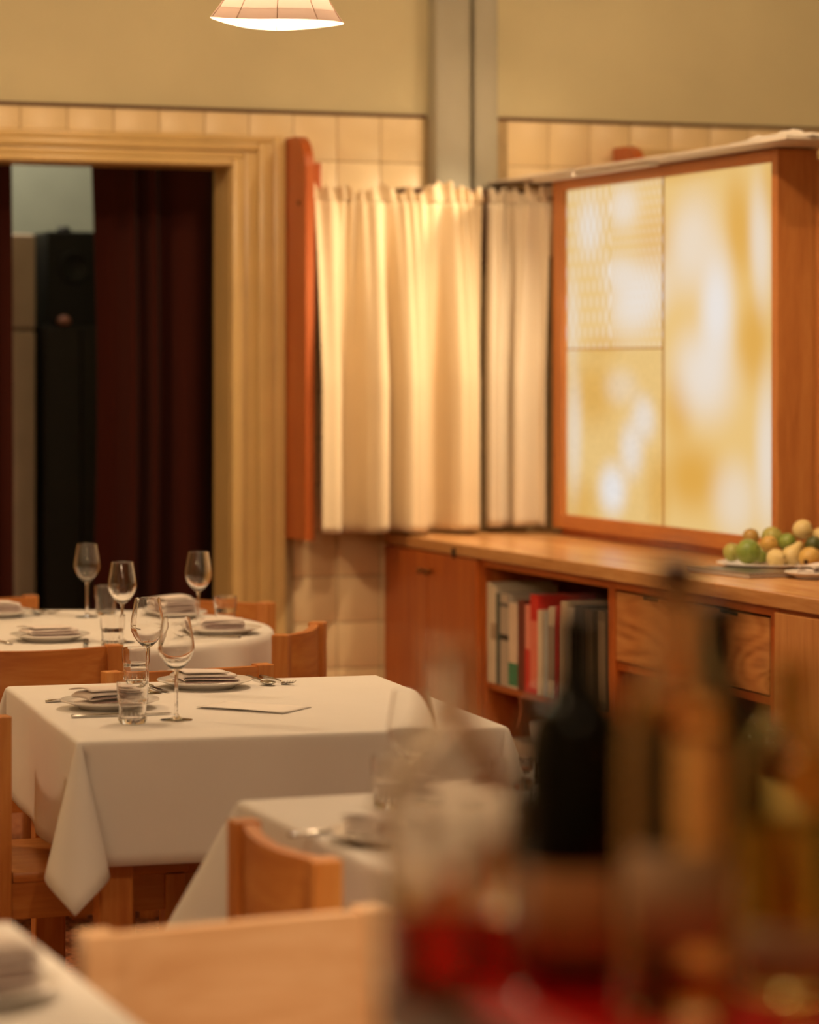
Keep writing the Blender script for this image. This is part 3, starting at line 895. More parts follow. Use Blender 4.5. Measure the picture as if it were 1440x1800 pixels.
tr_ = thing('menu_folder', 'flat dark folder with pale edges lying before the fruit plate', 'folder', (3.845, 7.42, HT), math.radians(6))
B().box(-0.095, 0.095, -0.165, 0.165, 0, 0.003, 0.0008).done('back_cover', M['darkwood'], tr_)
B().box(-0.093, 0.093, -0.163, 0.163, 0.003, 0.009).done('pages', M['paper'], tr_)
B().box(-0.095, 0.095, -0.165, 0.165, 0.009, 0.012, 0.0008).done('front_cover', plain('brown_leather', (0.14, 0.08, 0.045), 0.35, 0.3, 25), tr_)
B().box(-0.055, 0.055, -0.115, 0.115, 0.0119, 0.0125).done('inset', plain('dark_print', (0.06, 0.05, 0.025), 0.3, 0.4, 30), tr_)

# ------------------------------------------------------------------ napkin: one strip of linen folded over and over
def napkin_mesh(Wd, Dp, layers, gap, seed):
    rnd = random.Random(seed)
    prof = []
    for k in range(layers):
        z = 0.0012 + k * gap
        xs = [-Wd / 2 + Wd * q / 10 for q in range(11)]
        if k % 2: xs = xs[::-1]
        inset = 0.006 * rnd.random()
        for x in xs:
            prof.append((x * (1 - inset / Wd), z + 0.0018 * math.sin(3 * x / Wd + seed + k) + (0.004 * k / layers) * math.cos(2.4 * x / Wd)))
        if k < layers - 1:
            s = 1 if k % 2 == 0 else -1
            for q in range(1, 5):
                t = -PI / 2 + PI * q / 5
                prof.append((s * (Wd / 2 + gap * 0.55 * math.cos(t)), z + gap / 2 + gap / 2 * math.sin(t)))
    n = len(prof) - 1
    def fn(i, j):
        x, z = prof[min(n, int(round(i * n)))]
        y = -Dp / 2 + Dp * j
        return (x + 0.004 * math.sin(j * 3 + seed), y + 0.003 * math.sin(x * 60 + seed * 2) + 0.0025 * math.sin(z * 500), z + 0.002 * math.sin(PI * j) - 0.0022 * (z > gap * 1.5) * (abs(j - 0.5) > 0.47))
    return B().grid(fn, n, 10)

def napkin(label, loc, rz, Wd=0.115, Dp=0.085, layers=5, gap=0.0058, seed=1, flap=True):
    t = thing('napkin', label, 'napkin', loc, rz, 'folded linen napkins')
    o = napkin_mesh(Wd, Dp, layers, gap, seed).done('folded_cloth', M['napkin'], t, True)
    solid(o, 0.0026)
    ztop = layers * gap
    # hem lines along the cut edge, and a raised top flap
    hb = B()
    for k in range(1, layers):
        hb.tube([(-Wd / 2 + 0.004 + Wd * q / 8 * 0.95, -Dp / 2 - 0.0012 + 0.003 * math.sin((-Wd / 2 + Wd * q / 8) * 60 + seed * 2), k * gap - gap * 0.45) for q in range(9)], 0.0009, 6)
    hb.done('hem', M['napkin_hem'], t, True)
    if flap:
        o = B().grid(lambda i, j: (-Wd * 0.47 + Wd * 0.84 * i - 0.02 * j, -Dp * 0.47 + Dp * 0.92 * j, ztop + 0.001 + 0.010 * math.sin(PI * (0.15 + 0.75 * j)) * (0.7 + 0.3 * math.sin(2 * i + seed)) - 0.004), 12, 12).done('top_flap', M['napkin'], t, True)
        solid(o, 0.0022)
    return t

pw = atd(1432, 8.12)
plate_obj('dinner_plate', 0.085, 1.0, 'small white plate with napkin at the right end of the worktop', (pw[0], pw[1] - 0.0, HT + 0.0003))
napkin('white napkin bundled on the small plate beside the fruit', (pw[0], pw[1], HT + 0.0125), 0.5, 0.085, 0.06, 4, 0.006, 5)

# ================================================================== TABLES AND CLOTHS
TZ = 0.747                   # table board top; cloth lies on it
def table_body(name, label, c, rz, wx, wy, group=None):
    t = thing(name, label, 'table', (c[0], c[1], 0), rz, group)
    B().box(-wx / 2, wx / 2, -wy / 2, wy / 2, TZ - 0.03, TZ, 0.003).done('tabletop', M['chair_x'], t)
    ap = B()
    for s in (-1, 1):
        ap.box(-wx / 2 + 0.1, wx / 2 - 0.1, s * (wy / 2 - 0.075) - 0.011, s * (wy / 2 - 0.075) + 0.011, TZ - 0.11, TZ - 0.03)
        ap.box(s * (wx / 2 - 0.075) - 0.011, s * (wx / 2 - 0.075) + 0.011, -wy / 2 + 0.1, wy / 2 - 0.1, TZ - 0.11, TZ - 0.03)
    ap.done('apron', M['chair_x'], t)
    for sx in (-1, 1):
        for sy in (-1, 1):
            x, y = sx * (wx / 2 - 0.075), sy * (wy / 2 - 0.075)
            B().box(x - 0.035, x + 0.035, y - 0.035, y + 0.035, 0, TZ - 0.03, 0.004).done('leg', M['chair_z'], t)
    return t

def cloth_square(label, c, rz, wx, wy, oh, az=(-0.20, -0.98), seed=1.0, ea=0.265, eb=0.235):
    hx, hy = wx / 2 + 0.002, wy / 2 + 0.002
    R = 0.010
    ZC = TZ + 0.003
    bld = B()
    def arc(d):
        if d < R * PI / 2: return R * math.sin(d / R), R * (1 - math.cos(d / R))
        return R, R + d - R * PI / 2
    crease = lambda x, y: 0.0006 * math.exp(-(x / 0.004) ** 2) + 0.0006 * math.exp(-(y / 0.004) ** 2)
    bld.grid(lambda i, j: (-hx + 2 * hx * i, -hy + 2 * hy * j, ZC), 40, 40)
    dl = [0, 0.004, 0.008, 0.012, 0.0157, 0.03, 0.05, 0.08, 0.11, 0.14, 0.17, 0.20, 0.23, 1.0]
    dl = [d for d in dl if d < oh - 0.01] + [oh]
    nd = len(dl) - 1
    def rip(s, d, k):
        e = math.sin(PI * min(1, max(0, s)))
        return (0.010 * math.sin(6.5 * s + seed + k) + 0.006 * math.sin(15 * s + 2 * seed + k)) * (d / oh) * e
    for k in range(4):
        def side(i, j, k=k):
            d = dl[int(round(j * nd))]
            o, dn = arc(d)
            o += rip(i, d, k)
            if k == 0: return (-hx + 2 * hx * i, -hy - o, ZC - dn)
            if k == 1: return (hx + o, -hy + 2 * hy * i, ZC - dn)
            if k == 2: return (hx - 2 * hx * i, hy + o, ZC - dn)
            return (-hx - o, hy - 2 * hy * i, ZC - dn)
        bld.grid(side, 40, nd)
    # hanging corners: a cone of cloth whose developed angle is 90 degrees
    for (sx, sy) in ((-1, -1), (1, -1), (1, 1), (-1, 1)):
        p = Vector((-az[0] * sx if sx > 0 else az[0], -az[1] * sy if sy > 0 else az[1])).normalized()
        p = Vector((abs(az[0]) * sx, abs(az[1]) * sy)).normalized()
        q = Vector((-p.y, p.x))
        if q.x * sx > 0: q = -q                   # the fold first turns back over the front/back drape
        def corner(i, j, sx=sx, sy=sy, p=p, q=q):
            th = i * PI / 2
            rmax = oh / max(math.cos(th), math.sin(th))
            base = dl[int(round(j * nd))]
            d = base / oh * rmax
            o, dn = arc(base)
            tt = 2 * PI * i
            pp, qq = ea * (1 - math.cos(tt)), eb * math.sin(tt)
            dirv = Vector((p.x * pp + q.x * qq, p.y * pp + q.y * qq, -1)).normalized()
            off = Vector((sx * math.sin(th), sy * math.cos(th))) * o
            dd = max(0, d - (base - dn if base > R else 0))
            return (sx * hx + off.x + dirv.x * dd * (1 if base > R else base / R), sy * hy + off.y + dirv.y * dd * (1 if base > R else base / R), ZC + dirv.z * (dn + (d - base)) if i not in (0, 1) else ZC - dn)
        bld.grid(corner, 24, nd)
    bld.weld(0.0012)
    t = tag(bld.done('tablecloth', M['cloth_white'], None, True), label, 'tablecloth', 'white tablecloths')
    t.location = (c[0], c[1], 0); t.rotation_euler = (0, 0, rz)
    solid(t, 0.0018)
    return t

FT = (1.921, 6.092); FTR = math.radians(-5.0)
table_body('dining_table', 'square wooden dining table under the sharpest white cloth', FT, FTR, 0.875, 1.01)
cloth_square('white square cloth with hanging pointed corner on the sharpest table', FT, FTR, 0.875, 1.01, 0.256)
MT = (1.955, 4.295)
table_body('dining_table', 'blurred wooden dining table behind the foreground bottles', MT, 0, 0.90, 0.92)
cloth_square('blurred white cloth on the table behind the foreground bottles', MT, 0, 0.90, 0.92, 0.262, (-0.75, 0.66), 2.0, 0.30, 0.18)
NT = (0.375, 3.02)
table_body('dining_table', 'nearest dining table at lower left under white cloth', NT, 0, 1.0, 1.62)
cloth_square('nearest white cloth in the lower left corner with a plate', NT, 0, 1.0, 1.62, 0.24, (-0.7, -0.7), 3.0, 0.25, 0.25)

RT, RR = (1.94, 8.035), 0.635
rt = thing('round_table', 'round wooden table before the dark doorway', 'table', (RT[0], RT[1], 0))
B().lathe([(0, TZ - 0.03), (RR, TZ - 0.03), (RR, TZ), (0, TZ)], 64).done('tabletop', M['chair_x'], rt, 'auto')
B().lathe([(0, 0.06), (0.05, 0.06), (0.045, 0.3), (0.05, TZ - 0.03), (0, TZ - 0.03)], 24).done('pedestal', M['chair_z'], rt, 'auto')
for k in range(4):
    a = PI / 4 + k * PI / 2
    f = B().box(0, 0.36, -0.03, 0.03, 0, 0.06, 0.004, rot=Matrix.Rotation(a, 4, 'Z')).done('foot', M['chair_x'], rt)
def rcloth(i, j):
    a = 2 * PI * i
    rmax = RR + 0.25
    d = j * 1.0
    if d < 0.55: r = RR * d / 0.55; return (r * math.cos(a), r * math.sin(a), TZ + 0.003)
    s = (d - 0.55) / 0.45 * 0.25
    R = 0.016
    if s < R * PI / 2: o, dn = R * math.sin(s / R), R * (1 - math.cos(s / R))
    else: o, dn = R, R + s - R * PI / 2
    fl = math.sin(11 * a + 0.9 * math.sin(3 * a)) + 0.4 * math.sin(19 * a + 1)
    r = RR + 0.004 + o + (0.030 * fl) * max(0, dn - R) / 0.22
    return (r * math.cos(a), r * math.sin(a), TZ + 0.003 - dn)
rc = B().grid(rcloth, 160, 60).weld(0.0005).done('tablecloth', M['cloth_white'], None, True)
rc.location = (RT[0], RT[1], 0)
solid(rc, 0.0018)
tag(rc, 'round white cloth falling in folds over the table by the doorway', 'tablecloth', 'white tablecloths')

# ================================================================== CHAIRS
def make_chair(label):
    """local +y is where the sitter faces; origin on the floor under the backrest centre"""
    t = thing('dining_chair', label, 'chair', (0, 0, 0), 0, 'wooden dining chairs')
    w2, H = 0.215, 0.775
    for s in (-1, 1):
        x = s * (w2 - 0.021)
        B().box(x - 0.021, x + 0.021, -0.021, 0.024, 0, H, 0.0025).done('leg', M['chair_z'], t)
        B().box(x - 0.021, x + 0.021, 0.352, 0.394, 0, 0.43, 0.0025).done('leg', M['chair_z'], t)
    def plank(i, j):
        x = -w2 + 2 * w2 * i
        return x
    bl = B()
    n = 16
    rows = []
    for k in range(n + 1):
        x = -w2 + 0.041 + (2 * w2 - 0.082) * k / n
        cv = -0.024 * (1 - (x / (w2 - 0.041)) ** 2)
        y0, y1 = cv - 0.006, cv + 0.019
        dip = 0.002 + 0.006 * (1 - (x / w2) ** 2)
        rows.append([bl.bm.verts.new(p) for p in ((x, y0, H - 0.215), (x, y1, H - 0.215), (x, y1, H - dip), (x, y0, H - dip))])
    for a, b2 in zip(rows, rows[1:]):
        for q in range(4): bl.bm.faces.new((a[q], a[(q + 1) % 4], b2[(q + 1) % 4], b2[q]))
    bl.bm.faces.new(rows[0][::-1]); bl.bm.faces.new(rows[-1])
    bmesh.ops.bevel(bl.bm, geom=[e for e in bl.bm.edges if abs(e.verts[0].co.x - e.verts[1].co.x) > 0.005], offset=0.003, segments=2, affect='EDGES')
    bl.done('backrest', M['chair_x'], t, 'auto')
    B().box(-w2 + 0.004, w2 - 0.004, 0.026, 0.404, 0.43, 0.452, 0.005).done('seat', M['chair_y'], t, 'auto')
    fr_ = B()
    for s in (-1, 1):
        fr_.box(s * (w2 - 0.021) - 0.012, s * (w2 - 0.021) + 0.012, 0.024, 0.353, 0.355, 0.43)
    fr_.box(-w2 + 0.04, w2 - 0.04, 0.362, 0.385, 0.355, 0.43); fr_.box(-w2 + 0.04, w2 - 0.04, -0.010, 0.012, 0.355, 0.43)
    fr_.done('seat_frame', M['chair_y'], t)
    return t

chair0 = make_chair('wooden chair at the left side of the sharpest table, cut by picture edge')
chair0.location = (1.331, 6.085, 0); chair0.rotation_euler = (0, 0, -PI / 2)
def chair(u, v, face, label):
    return dup(chair0, (u, v, 0), math.atan2(face[1], face[0]) - PI / 2, label)
chair(1.968, 6.672, (0.10, -1), 'low backed wooden chair tucked behind the sharpest table')
cx = cam2w(-1.0, 7.42)
chair(1.755, 7.285, (0.0, 1), 'wooden chair with its back to the viewer at the round table')
chair(2.55, 7.557, (-0.835, 0.55), 'wooden chair at the right of the round table with bright back')
chair(2.62, 8.575, (-0.82, -0.57), 'wooden chair beyond the round table before the door frame')
chair(1.925, 8.93, (0.0, -1), 'wooden chair beyond the round table at the left picture edge')
chair(1.392, 4.215, (1, 0), 'blurred wooden chair at the left of the middle table')
ta, tb_ = atd(190, 3.86), atd(672, 3.80)
tm = ((ta[0] + tb_[0]) / 2 - 0.02, (ta[1] + tb_[1]) / 2)
pc = chair(tm[0], tm[1] - 0.03, (0.10, -1), 'very blurred pale wooden chair in the foreground centre')
pale = wood('pale_chair_wood', 'x', (0.58, 0.33, 0.17), (0.66, 0.41, 0.23), (0.72, 0.48, 0.29), 0.34)
for ch in pc.children:
    ch.material_slots[0].link = 'OBJECT'; ch.material_slots[0].material = pale

# ================================================================== TABLEWARE
CT = TZ + 0.0042            # cloth surface
def make_wine_glass(label, loc, H=0.217):
    t = thing('wine_glass', label, 'wine glass', loc, 0, 'empty wine glasses')
    k = H / 0.214
    ft = [(0, 0.0006), (0.030, 0.0006), (0.034, 0.0010), (0.0342, 0.0018), (0.030, 0.0026), (0.015, 0.0045), (0.007, 0.008), (0.0042, 0.014), (0, 0.0141)]
    B().lathe(ft, 40).done('foot', M['glass'], t, 'auto')
    B().lathe([(0, 0.0141), (0.0042, 0.0141), (0.0035, 0.025), (0.0033, 0.06 * k), (0.0036, 0.092 * k), (0.0055, 0.102 * k), (0, 0.1025 * k)], 20).done('stem', M['glass'], t, 'auto')
    bw = [(0, 0.1026), (0.0058, 0.1030), (0.0120, 0.1062), (0.0215, 0.1150), (0.0305, 0.1270), (0.0364, 0.1390), (0.0384, 0.1480), (0.0382, 0.1550), (0.0366, 0.1680), (0.0328, 0.1900), (0.0284, 0.2138), (0.0279, 0.2142),
          (0.0273, 0.2138), (0.0316, 0.1900), (0.0353, 0.1680), (0.0368, 0.1550), (0.0370, 0.1485), (0.0350, 0.1400), (0.0292, 0.1285), (0.0203, 0.1172), (0.0110, 0.1100), (0, 0.1085)]
    B().lathe([(r, z * k) for r, z in bw], 48).done('bowl', M['glass'], t, 'auto')
    return t
def make_tumbler(label, loc, H=0.087):
    t = thing('tumbler', label, 'tumbler', loc, 0, 'water tumblers')
    k = H / 0.087
    prof = [(0, 0.001), (0.026, 0.0006), (0.0275, 0.003), (0.0285, 0.030), (0.0295, 0.046), (0.0312, 0.049), (0.0322, 0.055), (0.0335, 0.0865), (0.0330, 0.0870),
            (0.0318, 0.0865), (0.0305, 0.055), (0.0280, 0.047), (0.0262, 0.030), (0.0252, 0.014), (0.020, 0.011), (0, 0.0105)]
    B().lathe([(r, z * k) for r, z in prof], 40).done('body', M['glass'], t, 'auto')
    fl = B()
    for q in range(18):
        a = 2 * PI * q / 18
        fl.tube([(0.0285 * math.cos(a), 0.0285 * math.sin(a), 0.006), (0.0296 * math.cos(a), 0.0296 * math.sin(a), 0.022)], [0.0012, 0.0004], 6)
    fl.done('flutes', M['glass'], t, True)['kind'] = 'stuff'
    return t

wg0 = make_wine_glass('wine glass nearest the menu card on the sharpest table', (*atd(310, 6.10), CT))
def wine(px, Y, label): return dup(wg0, (*atd(px, Y), CT), random.random() * 6, label)
wine(259, 6.60, 'wine glass behind the nearest one on the sharpest table')
wine(153, 8.58, 'wine glass on the round table before the curtain gap')
wine(215, 7.80, 'wine glass on the round table second from left')
wine(349, 8.22, 'wine glass on the round table before black doorway at right')
wine(722, 4.72, 'ghostly blurred wine glass on the middle table')
tu0 = make_tumbler('tumbler before the left plate on the sharpest table', (*atd(233, 6.05), CT))
def tumbler(px, Y, label): return dup(tu0, (*atd(px, Y), CT), random.random() * 6, label)
tumbler(239, 6.77, 'tumbler behind the wine glasses at the sharpest table edge')
tumbler(198, 7.66, 'tumbler on the round table beneath the second wine glass')
tumbler(186, 8.66, 'tumbler at the far side of the round table by velvet')
tumbler(396, 8.27, 'tumbler at the right of the round table by chair back')
tumbler(686, 4.90, 'blurred tumbler on the middle table beside its wine glass')
tumbler(902, 4.86, 'blurred tumbler on the middle table right of its wine glass')

def setting(px, Y, r, label_p, label_n, rz, seed, nk=(0.115, 0.085, 5, 0.0058)):
    u, v = atd(px, Y)
    plate_obj('dinner_plate', r, 1.0, label_p, (u, v, CT), 'dinner plates')
    napkin(label_n, (u, v, CT + 0.0125), rz, nk[0], nk[1], nk[2], nk[3], seed)
setting(193, 6.32, 0.108, 'white plate at the left side of the sharpest table', 'folded napkin on the left plate of the sharpest table', 0.15, 1, (0.128, 0.085, 3, 0.0095))
setting(360, 6.72, 0.111, 'white plate at the back of the sharpest table', 'folded napkin on the back plate of the sharpest table', -0.03, 2, (0.125, 0.095, 3, 0.0085))
setting(88, 7.86, 0.108, 'white plate at the near side of the round table', 'folded napkin on the near plate of the round table', 0.12, 3, (0.13, 0.09, 3, 0.0085))
setting(392, 8.06, 0.108, 'white plate at the right side of the round table', 'folded napkin on the right plate of the round table', -0.2, 4)
setting(302, 8.56, 0.105, 'white plate at the far side of the round table', 'tall folded napkin on the far plate of the round table', 0.4, 6, (0.11, 0.09, 6, 0.008))
setting(-5, 8.60, 0.105, 'white plate of the round table cut by left picture edge', 'folded napkin on the plate cut by left picture edge', 0.1, 7)
setting(-62, 3.42, 0.112, 'blurred white plate on the nearest table at lower left', 'blurred napkin stack on the nearest plate at lower left', 0.2, 8, (0.14, 0.10, 7, 0.008))
setting(690, 4.55, 0.10, 'blurred white plate on the middle table', 'blurred folded napkin on the middle table plate', 0.2, 9)

# cutlery, local +x towards the working end
def make_fork(label, loc, rz):
    t = thing('fork', label, 'fork', loc, rz, 'steel forks')
    h = B(); h.tube([(-0.115, 0, 0.003), (-0.09, 0, 0.004), (-0.03, 0, 0.006), (0.02, 0, 0.005), (0.035, 0, 0.004)], [0.0045, 0.004, 0.0025, 0.002, 0.0025], 8)
    h.done('handle', M['steel'], t, True)
    hd = B().grid(lambda i, j: (0.033 + 0.022 * i, (-0.012 + 0.024 * j) * (0.35 + 0.65 * min(1, i * 1.6)), 0.004 - 0.002 * math.sin(PI * i)), 8, 6).done('head', M['steel'], t, True)
    solid(hd, 0.0016)
    for q in range(4):
        y = -0.0105 + 0.007 * q
        B().tube([(0.053, y, 0.004), (0.070, y, 0.006), (0.086, y * 0.95, 0.012)], [0.0017, 0.0015, 0.0008], 6).done('tine', M['steel'], t, True)
    return t
def make_spoon(label, loc, rz):
    t = thing('spoon', label, 'spoon', loc, rz, 'steel spoons')
    h = B(); h.tube([(-0.115, 0, 0.003), (-0.09, 0, 0.004), (-0.03, 0, 0.006), (0.03, 0, 0.005), (0.042, 0, 0.005)], [0.0045, 0.004, 0.0025, 0.002, 0.003], 8)
    h.done('handle', M['steel'], t, True)
    bo = B().grid(lambda i, j: (0.066 + 0.027 * j * math.cos(2 * PI * i), 0.018 * j * math.sin(2 * PI * i), 0.002 + 0.006 * j * j), 28, 6).weld(1e-5).done('bowl', M['steel'], t, True)
    solid(bo, 0.0015)
    return t
def make_knife(label, loc, rz):
    t = thing('knife', label, 'knife', loc, rz, 'steel table knives')
    B().box(-0.115, -0.01, -0.006, 0.006, 0.001, 0.007, 0.002).done('handle', M['steel'], t, 'auto')
    b2 = B(); b2.bm.faces.new([b2.bm.verts.new(p) for p in ((-0.012, -0.006, 0.003), (0.07, -0.009, 0.003), (0.095, -0.005, 0.003), (0.103, 0.003, 0.003), (0.098, 0.006, 0.003), (-0.012, 0.005, 0.003))])
    o = b2.done('blade', M['steel'], t); solid(o, 0.0014)
    return t
S = -PI / 2
f0 = make_fork('fork right of the back plate on the sharpest table', (2.135, 6.49, CT), S + 0.06)
s0 = make_spoon('spoon beside the fork right of the back plate', (2.095, 6.505, CT), S - 0.03)
k0 = make_knife('knife left of the back plate behind the glasses', (1.825, 6.47, CT), S + 0.05)
dup(k0, (1.625, 5.985, CT), 0.0 + math.radians(-3), 'knife lying before the left plate and tumbler')
dup(f0, (1.64, 6.275, CT), math.radians(-3), 'fork behind the left plate with handle end showing')
p = at(62, 1079, 0.755); dup(s0, (p[0] - 0.01, p[1] + 0.06, CT), S + 0.3, 'spoon at far side of the round table by chair')
p = at(84, 1077, 0.755); dup(f0, (p[0], p[1] + 0.05, CT), S + 0.25, 'fork at far side of the round table left of wine glass')
p = at(4, 1126, 0.755); dup(s0, (p[0] - 0.03, p[1] + 0.02, CT), PI / 2 + 0.3, 'spoon at the left picture edge on the round table')
p = at(172, 1131, 0.755); dup(k0, (p[0] - 0.02, p[1] + 0.05, CT), PI / 2 - 0.25, 'knife right of the near plate on the round table')
p = at(375, 1122, 0.755); dup(f0, (p[0] - 0.03, p[1] + 0.01, CT), 0.1 + PI, 'fork before the right plate of the round table')
p = at(455, 1108, 0.755); dup(k0, (p[0] - 0.085, p[1] + 0.13, CT), 1.2, 'knife behind the right plate of the round table')
p = at(612, 1456, 0.755); dup(k0, (p[0], p[1], CT), 0.3, 'blurred knife at the left edge of the middle table')

# folded menu card on the sharpest table
a_, b_, c_ = at(345, 1242, 0.756), at(497, 1252, 0.756), at(548, 1240, 0.756)
mc = thing('menu_card', 'folded cream menu card lying flat on the sharpest white cloth', 'menu', (a_[0], a_[1], CT))
e1 = Vector((b_[0] - a_[0], b_[1] - a_[1], 0)); e2 = Vector((c_[0] - b_[0], c_[1] - b_[1], 0)) * 1.0
o = B().grid(lambda i, j: tuple(e1 * i + e2 * j + Vector((0, 0, 0.0009))), 6, 6).done('back_leaf', M['paper'], mc); solid(o, 0.0008)
o = B().grid(lambda i, j: tuple(e1 * i + e2 * j + Vector((0, 0, 0.002 + 0.0035 * (1 - j) ** 1.5 * math.sin(PI * (0.25 + 0.6 * i))))), 10, 8).done('front_leaf', M['paper'], mc, True); solid(o, 0.0008)

# ================================================================== PENDANT LAMPS
def pendant(u, v, zr, label, power, seen=True):
    t = thing('pendant_lamp', label, 'lamp', (u, v, zr), 0, 'pendant lamps over the tables')
    prof = [(0.149, 0.0), (0.132, 0.024), (0.116, 0.050), (0.100, 0.078), (0.080, 0.108), (0.056, 0.134), (0.030, 0.150), (0.018, 0.156)]
    NP = 10
    def shade(i, j, t0=0.0, t1=1.0, off=0.0):
        q = (t0 + (t1 - t0) * j) * (len(prof) - 1)
        k = min(len(prof) - 2, int(q)); f = q - k
        r = prof[k][0] * (1 - f) + prof[k + 1][0] * f + off
        z = prof[k][1] * (1 - f) + prof[k + 1][1] * f
        a = 2 * PI * i
        r *= 1 - 0.010 * abs(math.sin(a * NP / 2))
        return (r * math.cos(a), r * math.sin(a), z + (0.002 * math.sin(3 * a) + 0.005 * math.cos(2 * (a + YAW))) * (1 - (t0 + (t1 - t0) * j)))
    o = B().grid(lambda i, j: shade(i, j, 0.14, 1.0), 80, 20).weld(1e-5).done('shade', M['shade'], t, True)
    o = B().grid(lambda i, j: shade(i, j, 0.0, 0.145, 0.0004), 80, 4).weld(1e-5).done('rim_band', M['shade_band'], t, True)
    for k in range(NP):
        a = k / NP
        pts = [shade(a, j / 8, off=0.0012) for j in range(9)]
        B().tube(pts, 0.0010, 6).done('seam', M['shade_band'], t, True)
    B().lathe([(0, 0.20), (0.020, 0.20), (0.024, 0.17), (0.024, 0.135), (0.017, 0.115), (0, 0.115)], 24).done('socket', M['black'], t, 'auto')
    B().lathe([(0, 0.118), (0.014, 0.115), (0.018, 0.10), (0.028, 0.075), (0.030, 0.060), (0.024, 0.042), (0.010, 0.034), (0, 0.033)], 24).done('bulb', M['bulb'], t, True)
    B().tube([(0, 0, 0.19), (0, 0, CEIL - zr - 0.02)], 0.003, 8).done('cord', M['black'], t)
    B().lathe([(0, CEIL - zr - 0.03), (0.04, CEIL - zr - 0.025), (0.05, CEIL - zr), (0, CEIL - zr)], 24).done('ceiling_rose', M['white_card'], t, 'auto')
    for ch in t.children:            # the shade hangs slightly askew
        if ch.name.split('.')[0] in ('shade', 'rim_band', 'seam'):
            ch.rotation_mode = 'AXIS_ANGLE'
            ch.rotation_axis_angle = (math.radians(2.8), CA, SA, 0)
    lt = point_light('lamp_light', (0, 0, 0.026), power, TABLE_WARM, 0.02, t)
    return t
pendant(*atd(487, 6.40), 2.253, 'pinkish cone pendant lamp hanging over the sharpest table', LAMP_W)
pendant(1.98, 4.25, 2.27, 'pendant lamp above the middle table outside the picture', LAMP_W * 0.9)
pendant(0.35, 3.0, 2.27, 'pendant lamp above the nearest table outside the picture', LAMP_W * 0.2)

def globe(u, v, z, label, power):  # unseen lamps, added to brighten the walls, cloths and near chair
    t = thing('added_globe_lamp', label, 'lamp', (u, v, z), 0, 'added frosted globe lamps')
    B().lathe([(0.10 * math.sin(PI * k / 16), -0.10 * math.cos(PI * k / 16)) for k in range(17)], 32).done('globe', M['globe'], t, True)
    B().tube([(0, 0, 0.10), (0, 0, CEIL - z)], 0.008, 10).done('stem', M['brass'], t)
    point_light('globe_light', (0, 0, -0.115), power, WARM, 0.1, t)
    return t
globe(-0.2, 8.0, 3.0, 'added frosted globe lamp near the left wall of the room', GLOBE_W * 1.3)
globe(2.85, 7.0, 3.1, 'added frosted globe lamp between the square and the round table', GLOBE_W * 0.92)
globe(5.0, 8.0, 3.1, 'added frosted globe lamp in the passage behind the light box', GLOBE_W * 0.24)
globe(-0.45, 2.5, 2.75, 'added frosted globe lamp over the left aisle beside the nearest table', GLOBE_W * 0.36)
globe(0.2, 0.2, 2.9, 'added frosted globe lamp over the bar behind the viewer', GLOBE_W * 0.08)

def spotlight(loc, target, label, power, cone, blend):  # unseen spots, added to lift the curtains, fruit and foreground chair
    t = thing('added_spotlight', label, 'spotlight', loc, 0, 'added ceiling spotlights')
    d = (Vector(target) - Vector(loc)).normalized()
    q = d.to_track_quat('-Z', 'Y')
    h = B().lathe([(0, 0.13), (0.035, 0.125), (0.045, 0.10), (0.050, 0.0), (0.047, 0.0), (0.042, 0.095), (0, 0.10)], 28).done('housing', M['black'], t, 'auto')
    h.rotation_euler = q.to_euler()
    B().tube([(0, 0, 0.10), (0, 0, CEIL - loc[2])], 0.008, 8).done('stem', M['black'], t)
    ld = bpy.data.lights.new('spot_light', 'SPOT')
    ld.energy = power; ld.color = WARM; ld.spot_size = math.radians(cone); ld.spot_blend = blend; ld.shadow_soft_size = 0.04
    o = bpy.data.objects.new('spot_light', ld); COL.objects.link(o); o.parent = t; o.rotation_euler = q.to_euler()
    return t
spotlight((4.02, 8.5, 3.1), (3.72, 9.6, 1.35), 'added black ceiling spotlight aimed at the cream curtains', SPOT_W * 0.22, 80, 1.0)
spotlight((3.3, 6.2, 3.2), (3.9, 7.7, 0.9), 'added black ceiling spotlight aimed at the fruit plate', SPOT_W * 0.45, 50, 0.8)
spotlight((1.0, 2.3, 3.2), (1.27, 3.7, 0.6), 'added black ceiling spotlight aimed at the foreground chair', SPOT_W * 1.7, 24, 0.9)
bl = thing('added_bulb_lamp', 'added small bare bulb lamp hanging beyond the bar outside the picture', 'lamp', (1.12, 2.72, 2.3))  # added out of view to put highlights on the bottles
B().lathe([(0.03 * math.sin(PI * k / 12), -0.03 * math.cos(PI * k / 12)) for k in range(13)], 20).done('bulb', M['globe'], bl, True)
B().tube([(0, 0, 0.03), (0, 0, CEIL - 2.3)], 0.004, 8).done('cord', M['black'], bl)
point_light('bulb_light', (0, 0, -0.05), 38.0, WARM, 0.03, bl)

